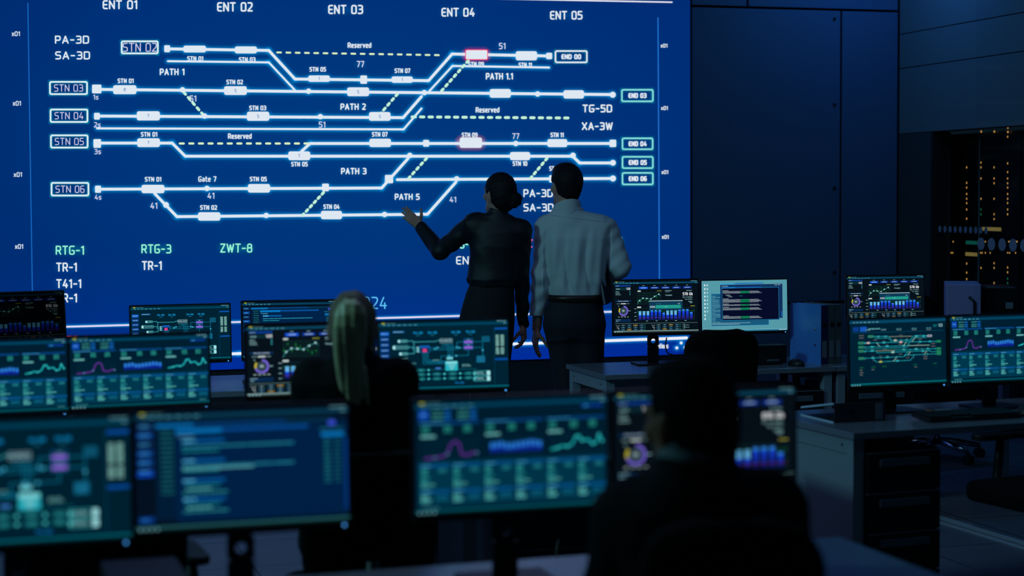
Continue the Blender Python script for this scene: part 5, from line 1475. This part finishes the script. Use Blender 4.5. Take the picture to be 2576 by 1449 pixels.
path = [(rel(w2_, 882, 752, -.145), .018), (rel(w2_, 882, 764, -.160), .034), (rel(w2_, 882, 790, -.172), .045), (rel(w2_, 879, 820, -.175), .050), (rel(w2_, 877, 860, -.165), .049), (rel(w2_, 877, 900, -.15), .047), (rel(w2_, 881, 940, -.14), .043), (rel(w2_, 886, 980, -.135), .035), (rel(w2_, 892, 1004, -.132), .024), (rel(w2_, 899, 1020, -.13), .006)]
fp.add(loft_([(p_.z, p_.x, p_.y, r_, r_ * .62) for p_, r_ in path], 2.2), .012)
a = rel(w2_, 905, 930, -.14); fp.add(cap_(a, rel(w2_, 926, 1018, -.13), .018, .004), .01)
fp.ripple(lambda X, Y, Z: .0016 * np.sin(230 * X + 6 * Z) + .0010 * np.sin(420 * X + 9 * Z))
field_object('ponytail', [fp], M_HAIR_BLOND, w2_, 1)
fs_ = Field((-.38, -.26, .50), (.38, .50, 1.32), .0075)
fs_.add(loft_(torso), .02, e=.012)
fs_.add(cap_(sl + Vector((.02, 0, 0)), srr + Vector((-.02, 0, 0)), .062, .062), .04)
fs_.add(cap_(nb + Vector((0, 0, -.06)), nb + Vector((0, 0, -.005)), .085, .06), .04)
for a, b, c in ((sl, el, wl), (srr, er, wr_)): fs_.add(cap_(a, b, .062, .05), .035); fs_.add(cap_(b, c + (b - c).normalized() * .02, .05, .036), .02)
fs_.ripple(lambda X, Y, Z: .003 * np.sin(40 * X + 20 * Z))
field_object('blazer', [fs_], M_BLAZER, w2_, 1)
fk = Field((-.26, -.20, .08), (.26, .52, .72), .008)
for s in (-1, 1):
    hp = Vector((s * .09, .0, .60)); kn = Vector((s * .11, .40, .57)); an = Vector((s * .12, .36, .14))
    fk.add(cap_(hp, kn, .095, .068), .03); fk.add(cap_(kn, an, .066, .05), .02)
field_object('trousers', [fk], M_SKIRT, w2_, 1)
for s in (-1, 1):
    f = Field((s * .12 - .06, .27, -.01), (s * .12 + .06, .60, .12), .005); f.add(cap_((s * .12, .33, .045), (s * .12, .50, .03), .04, .03), .02); f.cut((0, 0, .001), (0, 0, -1))
    field_object('shoe', [f], M_SHOE, w2_, 1)

# ===================================================== seated man, foreground
px = at(1745, 900, 3.50)
m2_ = empty('person', (px.x, 3.50, 0), 0, 'seated man with short black hair and dark jacket, nearest figure, seen from behind', 'person')
hc = rel(m2_, 1737, 1056, .03)
HP, HT, HR = head_prims(hc, .58, 1.0, -.12)
nb = rel(m2_, 1745, 1165, -.01)
sl, srr = rel(m2_, 1580, 1292, .02), rel(m2_, 1948, 1270, 0)
el, er = rel(m2_, 1535, 1480, .05), rel(m2_, 1965, 1480, .02)
wl, wr_ = Vector((-.14, .36, .83)), Vector((.16, .36, .83))
torso = rows_(m2_, [(1172, 1690, 1812, .06, -.01), (1195, 1655, 1860, .08), (1225, 1600, 1930, .10), (1270, 1545, 1985, .125), (1340, 1550, 1985, .135), (1430, 1580, 1950, .13), (1560, 1600, 1930, .13), (1750, 1590, 1940, .14), (1830, 1590, 1940, .14)])
fb = Field((-.34, -.24, .02), (.34, .66, 1.44), .0075)
addall(fb, HP); fb.add(cap_(nb, hc + Vector((.0, -.02, -.06)), .058, .060), .02)
fb.add(loft_(torso), .02, e=-.014)
for a, b, c in ((sl, el, wl), (srr, er, wr_)): fb.add(cap_(a, b, .045, .036), .03); fb.add(cap_(b, c, .036, .027), .015)
for s in (-1, 1):
    hp = Vector((s * .10, .0, .58)); kn = Vector((s * .13, .42, .56)); an = Vector((s * .14, .38, .10))
    fb.add(cap_(hp, kn, .08, .055), .03); fb.add(cap_(kn, an, .052, .036), .02); fb.add(cap_(an, an + Vector((0, .15, -.06)), .036, .02), .02)
hl2 = hand_prims(wl, (.3, 1, -.1), (1, 0, .2), (0, 0, -1)); hr2 = hand_prims(wr_, (-.3, 1, -.1), (-1, 0, .2), (0, 0, -1))
field_object('body', [fb, hand_field(hl2, wl, el), hand_field(hr2, wr_, er)], M_SKIN2, m2_)
eyes(HT, m2_, 1.03)
fh = Field(tuple(hc - Vector((.14, .16, .17))), tuple(hc + Vector((.14, .15, .16))), .0045)
fh.add(ell_(HT(0, -.014, .026), Vector((.083, .104, .103)), HR), .01)
fh.add(ell_(HT(0, -.048, -.045), Vector((.064, .058, .075)), HR), .03)
fh.add(ell_(HT(0, .03, .085), Vector((.058, .07, .04)), HR), .02)
fh.cut(HT(0, .025, .02), HR.to_3x3() @ Vector((0, 1, -.6)))
for s in (-1, 1): fh.add(ell_(HT(s * .086, .004, -.022), (.022, .034, .044), HR), .006, 's')
field_object('hair', [fh], M_HAIR_BLACK, m2_, 1)
fs_ = Field((-.38, -.26, .50), (.38, .50, 1.26), .0075)
fs_.add(loft_(torso), .02, e=.010)
fs_.add(cap_(sl + Vector((.04, 0, 0)), srr + Vector((-.04, 0, 0)), .068, .068), .05)
fs_.add(cap_(nb + Vector((0, 0, -.05)), nb + Vector((0, 0, -.012)), .10, .068), .05)
for a, b, c in ((sl, el, wl), (srr, er, wr_)): fs_.add(cap_(a, b, .068, .058), .04); fs_.add(cap_(b, c + (b - c).normalized() * .02, .056, .04), .02)
fs_.ripple(lambda X, Y, Z: .003 * np.sin(34 * X + 24 * Z))
field_object('jacket', [fs_], M_JACKET, m2_, 1)
fc = Field(tuple(nb - Vector((.12, .12, .06))), tuple(nb + Vector((.12, .12, .09))), .005)
fc.add(cap_(nb + Vector((0, 0, -.01)), nb + Vector((-.004, .005, .03)), .078, .068), .01)
fc.cut(nb + Vector((0, 0, .035)), (-.15, .4, 1)); fc.add(cap_(nb + Vector((0, 0, -.1)), nb + Vector((0, .0, .12)), .061, .062), .004, 's')
field_object('collar', [fc], M_COLLAR, m2_, 1)
fk = Field((-.28, -.20, .08), (.28, .54, .72), .008)
for s in (-1, 1):
    hp = Vector((s * .10, .0, .58)); kn = Vector((s * .13, .42, .56)); an = Vector((s * .14, .38, .14))
    fk.add(cap_(hp, kn, .10, .072), .03); fk.add(cap_(kn, an, .068, .055), .02)
field_object('trousers', [fk], M_TROUSERS, m2_, 1)
for s in (-1, 1):
    f = Field((s * .14 - .07, .28, -.01), (s * .14 + .07, .64, .12), .005); f.add(cap_((s * .14, .34, .045), (s * .14, .54, .034), .044, .034), .02); f.cut((0, 0, .001), (0, 0, -1))
    field_object('shoe', [f], M_SHOE, m2_, 1)
# -------------------------------------------------- chairs and loose things
make_chair((.395, 3.42, 0), .0, 'black mesh office chair under the seated man in the foreground', back_w=.335, back_h=.56, back_top=1.065, seat_z=.47)
make_chair((-.455, 5.20, 0), .2, 'black office chair the blond woman sits on', arms=False, back_w=.40, back_h=.42, back_top=.93, seat_z=.50, seat_w=.44)
make_chair((.905, 8.50, 0), .3, 'empty black office chair in front of the pale teal desktop monitor', arms=False, back_w=.365, back_h=.55, back_top=1.015, seat_z=.47)
make_chair((2.03, 6.63, 0), PI / 2 + .45, 'empty black armchair drawn up to the right hand desk', back_w=.42, back_h=.45, back_top=1.0, seat_z=.545, arms=True, arm_h=.14)
make_chair((2.62, 10.9, 0), PI + .5, 'office chair with a chrome base beyond the right hand desk', chrome=True, arms=False)
make_chair((-1.15, 4.72, 0), .35, 'black office chair behind the foreground monitors at the left', back_top=.9, back_w=.46)

# lever arch binders standing upright on the back desk
M_BLUE_B = mat('blue_binder_cover', (70, 140, 225), 0.35, noise=0.05)
M_NAVY_B = mat('dark_blue_binder_spine', (26, 44, 92), 0.4)
M_GREY_B = mat('grey_binder_cover', (84, 92, 98), 0.5, noise=0.15, nscale=200)
M_PAPER = mat('paper', (215, 215, 225), 0.7)
M_LABEL = mat('pale_spine_label', (120, 128, 140), 0.6)
def make_binder(loc, rz, w, side, spine, label, rings=False):
    root = empty('ring_binder', loc, rz, label, 'binder', 'ring binders standing on the back desk')
    h, d = .315, .28
    MB().box(0, .003, 0, d, 0, h).build('cover', side, root)
    MB().box(w - .003, w, 0, d, 0, h).build('cover', side, root)
    MB().box(0.0005, w - .0005, -.002, .001, 0.0005, h - .0005).build('spine', spine, root, bevel=.0008)
    MB().box(.006, w - .006, .01, d - .008, .006, h - .012).build('paper_block', M_PAPER, root)
    MB().tube([(w * .5, -.004, .19 + .02), (w * .5, -.0015, .19 + .02)], .013, 18).build('finger_hole', M_BLACK, root)
    MB().box(w * .2, w * .8, -.0035, -.0015, .035, .125).build('spine_label', M_LABEL, root)
    if rings:
        for z in (.10, .185):
            MB().tube([(-.004, .05, z), (.0005, .05, z)], .007, 12).build('rivet', M_CHROME, root)
    return root
bd = at(2054, 905, 9.50)
for k, (dx, w, s1, s2, lab, rg) in enumerate(((0, .045, M_BLUE_B, M_NAVY_B, 'blue ring binder with a dark spine and metal rivets, leftmost on the desk', True),
                                           (.048, .042, M_GREY_B, M_GREY_B, 'grey ring binder directly beside the blue one', False),
                                           (.093, .042, M_GREY_B, M_GREY_B, 'grey ring binder at the right end of the row', False))):
    rz = .46
    make_binder((1.638 + dx * math.cos(rz), 9.36 + dx * math.sin(rz), DZ), rz, w, s1, s2, lab, rg)

def make_mouse(loc, rz, label):
    root = empty('computer_mouse', loc, rz, label, 'mouse')
    mb = MB(); n = 12; rings = []
    vs = []; fs = []
    prof = [(0, 1.0), (.012, 1.0), (.022, .86), (.031, .6), (.036, .3)]
    for z, s_ in prof:
        for k in range(16):
            a = 2 * PI * k / 16
            vs.append((.033 * s_ * math.cos(a) * (1 if math.sin(a) > 0 else 1), .055 * s_ * math.sin(a) - .006 * (1 - s_), z))
    for j in range(len(prof) - 1):
        for k in range(16):
            k2 = (k + 1) % 16; fs.append((j * 16 + k, j * 16 + k2, (j + 1) * 16 + k2, (j + 1) * 16 + k))
    fs.append(tuple(range(16))[::-1]); fs.append(tuple(range(64, 80)))
    mb.add(vs, fs, None, True); mb.build('shell', M_BLACK, root)
    MB().tube([(-.003, .03, .028), (.003, .03, .028)], .007, 12).build('scroll_wheel', M_HANDLE, root)
    return root
p = at(2003, 908, 9.30); make_mouse((p.x, p.y, DZ), .6, 'black mouse on the desk in front of the blue binder')
make_mouse((2.085, 7.17, DZ), .2, 'black mouse at the right end of the keyboard by the sticky notes')

def make_keyboard(loc, rz, label, w=.43, d=.14, key=None):
    root = empty('keyboard', loc, rz, label, 'keyboard')
    Mx = Matrix.Rotation(.06, 4, 'X')
    MB().prism(rrect(0, w, 0, d, .008, 3), .002, .016, Mx).build('case', M_BLACK, root, bevel=.002)
    ks = MB(); rows = 6; cols_ = 21
    for r in range(rows):
        for c in range(cols_):
            if r == 0 and 4 < c < 10: continue
            x = .008 + (w - .016) / cols_ * c; y = .008 + (d - .016) / rows * r
            ks.box(x + .0012, x + (w - .016) / cols_ - .0012, y + .0012, y + (d - .016) / rows - .0012, .016, .0225, Mx)
    k = ks.build('keys', key or M_DRAWER, root)
    return root
make_keyboard((1.645, 6.945, DZ), .33, 'black keyboard on the right hand desk by the sticky notes')
make_keyboard((-1.27, 8.36, DZ), .25, 'dark keyboard on the pale back row desk at the left', w=.40)
M_STICK_O = mat('orange_sticky_note', (226, 136, 60), 0.7); M_STICK_Y = mat('pale_sticky_note', (150, 170, 160), 0.7)
def sticky(x, y, rz, m, label, z):
    o = MB().box(-.035, .035, -.035, .035, 0, .006).build('sticky_note_pad', m, loc=(x, y, z), rot=(0, 0, rz)); return tag(o, label, 'sticky notes')
sticky(1.715, 7.285, .5, M_STICK_O, 'orange sticky note pad lying behind the keyboard', DZ)
sticky(1.80, 7.31, .2, M_STICK_Y, 'pale sticky note pad beside the orange one', DZ)

# lever arch file lying on its back on the right desk, spine toward the camera
fr = empty('lever_arch_file', (1.252, 6.955, DZ), .33, 'dark ring binder lying wedge shaped on the corner of the right hand desk', 'binder')
M_FILE = mat('dark_grey_file_cover', (46, 52, 62), 0.45)
M_FILE_EDGE = mat('pale_metal_edge', (190, 220, 240), 0.4)
zt = .078; L_, D_ = .23, .27
fr.rotation_euler.z = .33 + PI / 2 * 0
MB().box(.02, .02 + L_, -.004, 0, 0, zt).build('spine', M_FILE, fr, bevel=.001)
MB().box(.02, .02 + L_, -.001, D_, 0, .003).build('cover', M_FILE, fr)
mt = MB(); mt.add([(.02, 0, zt), (.02 + L_, 0, zt), (.02 + L_, D_, .034), (.02, D_, .034), (.02, 0, zt - .003), (.02 + L_, 0, zt - .003), (.02 + L_, D_, .031), (.02, D_, .031)],
       [(0, 1, 2, 3), (7, 6, 5, 4), (0, 4, 5, 1), (1, 5, 6, 2), (2, 6, 7, 3), (3, 7, 4, 0)]); mt.build('cover', M_FILE, fr)
me_ = MB(); me_.add([(.017, 0, zt), (.020, 0, zt + .002), (.020, D_, .036), (.017, D_, .034), (.017, 0, zt - .005), (.020, 0, zt - .005), (.020, D_, .029), (.017, D_, .029)], [(0, 1, 2, 3), (7, 6, 5, 4), (0, 4, 5, 1), (1, 5, 6, 2), (2, 6, 7, 3), (3, 7, 4, 0)]); me_.build('metal_edge', M_FILE_EDGE, fr)
MB().box(.017, .020, 0, D_, 0, .005).build('metal_edge', M_FILE_EDGE, fr)
MB().tube([(.10, -.006, zt * .52), (.10, -.0035, zt * .52)], .012, 18).build('finger_hole', M_BLACK, fr)
MB().box(.205, .235, -.006, -.0035, .006, zt - .006).build('spine_label', M_LABEL, fr)

# computer on the back desk seen from behind, and a dark back of a screen next to it
tw = empty('computer_tower', (2.51, 9.78, DZ), -.2, 'light grey computer tower seen from the back, above the right hand monitor', 'computer')
M_TOWER = mat('light_grey_tower', (150, 142, 196), 0.5)
MB().box(-.10, .085, 0, .38, .012, .40).build('case', M_TOWER, tw, bevel=.006)
MB().box(-.07, .02, -.003, 0, .06, .22).build('vent_panel', M_DESK_METAL, tw, bevel=.002)
MB().tube([(.02, -.004, .33), (.05, -.006, .30), (.05, -.006, .10)], .008, 8).build('handle', M_BLACK, tw)
for x in (-.08, .06):
    for y in (.04, .33): MB().box(x, x + .02, y, y + .02, 0, .012).build('foot', M_BLACK, tw)
bm = empty('boxed_computer', (2.72, 9.84, DZ), -.1, 'black computer case with a small pale sticker, right of the grey tower', 'computer')
MB().box(-.08, .09, 0, .3, .01, .38).build('case', M_BLACK2, bm, bevel=.006)
MB().box(.03, .07, -.002, 0, .26, .295).build('sticker', M_LABEL, bm)
MB().box(-.07, .08, .02, .28, 0, .01).build('foot', M_BLACK, bm)

# black box behind the empty chair
sf = empty('desktop_computer', (1.33, 9.335, DZ), .29, 'flat black desktop computer beside the empty chair', 'computer')
MB().box(-.13, .135, 0, .09, .006, .105).build('case', M_BLACK, sf, bevel=.003)
MB().box(-.11, .11, .01, .08, 0, .006).build('foot', M_BLACK, sf)
MB().box(.02, .09, -.0015, 0, .02, .03).build('drive_slot', M_HANDLE, sf)

# dark case on the near left desk
dc = empty('desktop_computer', on_desk(desk_n2, 1.085, .42), ND, 'black desktop computer lying under the foreground code monitor', 'computer')
MB().box(0, .17, 0, .25, .006, .085).build('case', M_BLACK, dc, bevel=.004)
MB().box(.01, .16, .02, .23, 0, .006).build('foot', M_BLACK, dc)

# cables
def cable(pts, r, label):
    P_ = [Vector(p) for p in pts]; out = []
    n = len(P_)
    for i in range(n - 1):
        p0 = P_[max(0, i - 1)]; p1 = P_[i]; p2 = P_[i + 1]; p3 = P_[min(n - 1, i + 2)]
        for k in range(6):
            t = k / 6
            out.append(.5 * ((2 * p1) + (-p0 + p2) * t + (2 * p0 - 5 * p1 + 4 * p2 - p3) * t * t + (-p0 + 3 * p1 - 3 * p2 + p3) * t ** 3))
    out.append(P_[-1])
    return tag(MB().tube(out, r, 8).build('cable', M_BLACK), label, 'cable')
cable([at(1677, 850, 9.46), at(1674, 872, 9.5), at(1680, 888, 9.5), at(1693, 893, 9.5), at(1700, 903, 9.5)], .0035, 'thin black cable hanging behind the 578 Gb monitor on the white desk')
cable([(-.30, 5.45, .012), (-.22, 5.5, .012), (-.12, 5.42, .012), (.0, 5.5, .012), (.03, 5.62, .1), (.12, 5.75, .35), (.15, 5.84, .5)], .006, 'dark cable trailing on the floor right of the blond woman\'s chair')

# near desk keyboard
make_keyboard(on_desk(desk_n1, .62, .30), ND, 'keyboard on the nearest desk in front of the seated man', w=.42)

# ------------------------------------------------------------------- lights
world = bpy.data.worlds.new('world'); scene.world = world; world.use_nodes = True
world.node_tree.nodes['Background'].inputs[0].default_value = (.010, .03, .045, 1)
world.node_tree.nodes['Background'].inputs[1].default_value = 0.25
def area(name, loc, target, size, col, power, sy=None):
    l = bpy.data.lights.new(name, 'AREA'); l.energy = power; l.color = col; l.size = size
    if sy: l.shape = 'RECTANGLE'; l.size_y = sy
    o = bpy.data.objects.new(name, l); COL.objects.link(o); o.location = loc
    o.rotation_euler = (Vector(target) - Vector(loc)).to_track_quat('-Z', 'Y').to_euler()
    return o
area('fill_light_back', (-4.0, 5.2, 3.8), (.4, 9.6, 1.2), 1.2, (.29, .86, 1.0), 88)  # added unseen teal fill, raking the standing figures from the left
area('fill_light_side', (3.2, 6.5, 3.7), (1.2, 8, 0.7), 1.2, (.2, .6, 1.0), 6)  # weak unseen fill added on the right side
sl_ = bpy.data.lights.new('desk_fill_spot', 'SPOT'); sl_.energy = 75; sl_.color = (.5, .55, 1.0); sl_.spot_size = .34; sl_.spot_blend = .9; sl_.shadow_soft_size = .15  # unseen spot added to brighten the near desktop
so_ = bpy.data.objects.new('desk_fill_spot', sl_); COL.objects.link(so_); so_.location = (.6, 6.9, 3.85)
so_.rotation_euler = (Vector((.05, 4.3, .74)) - Vector((.6, 6.9, 3.85))).to_track_quat('-Z', 'Y').to_euler()
area('fill_light_centre', (-.2, 7.2, 3.8), (-.2, 7.2, 0), 2.2, (.40, .52, 1.0), 13)  # lavender fill added above the desk rows, no real fixture
area('wall_wash', tuple(wloc(uC - .45, 3.7, .9)), tuple(wloc(uC - .3, 1.4, 0)), .5, (.04, .30, 1.0), 11)
area('side_wall_wash', (2.3, 9.5, 3.7), tuple(C0 + SDn * 2.0 + Vector((0, 0, 2.6))), .6, (.12, .55, .9), 5)
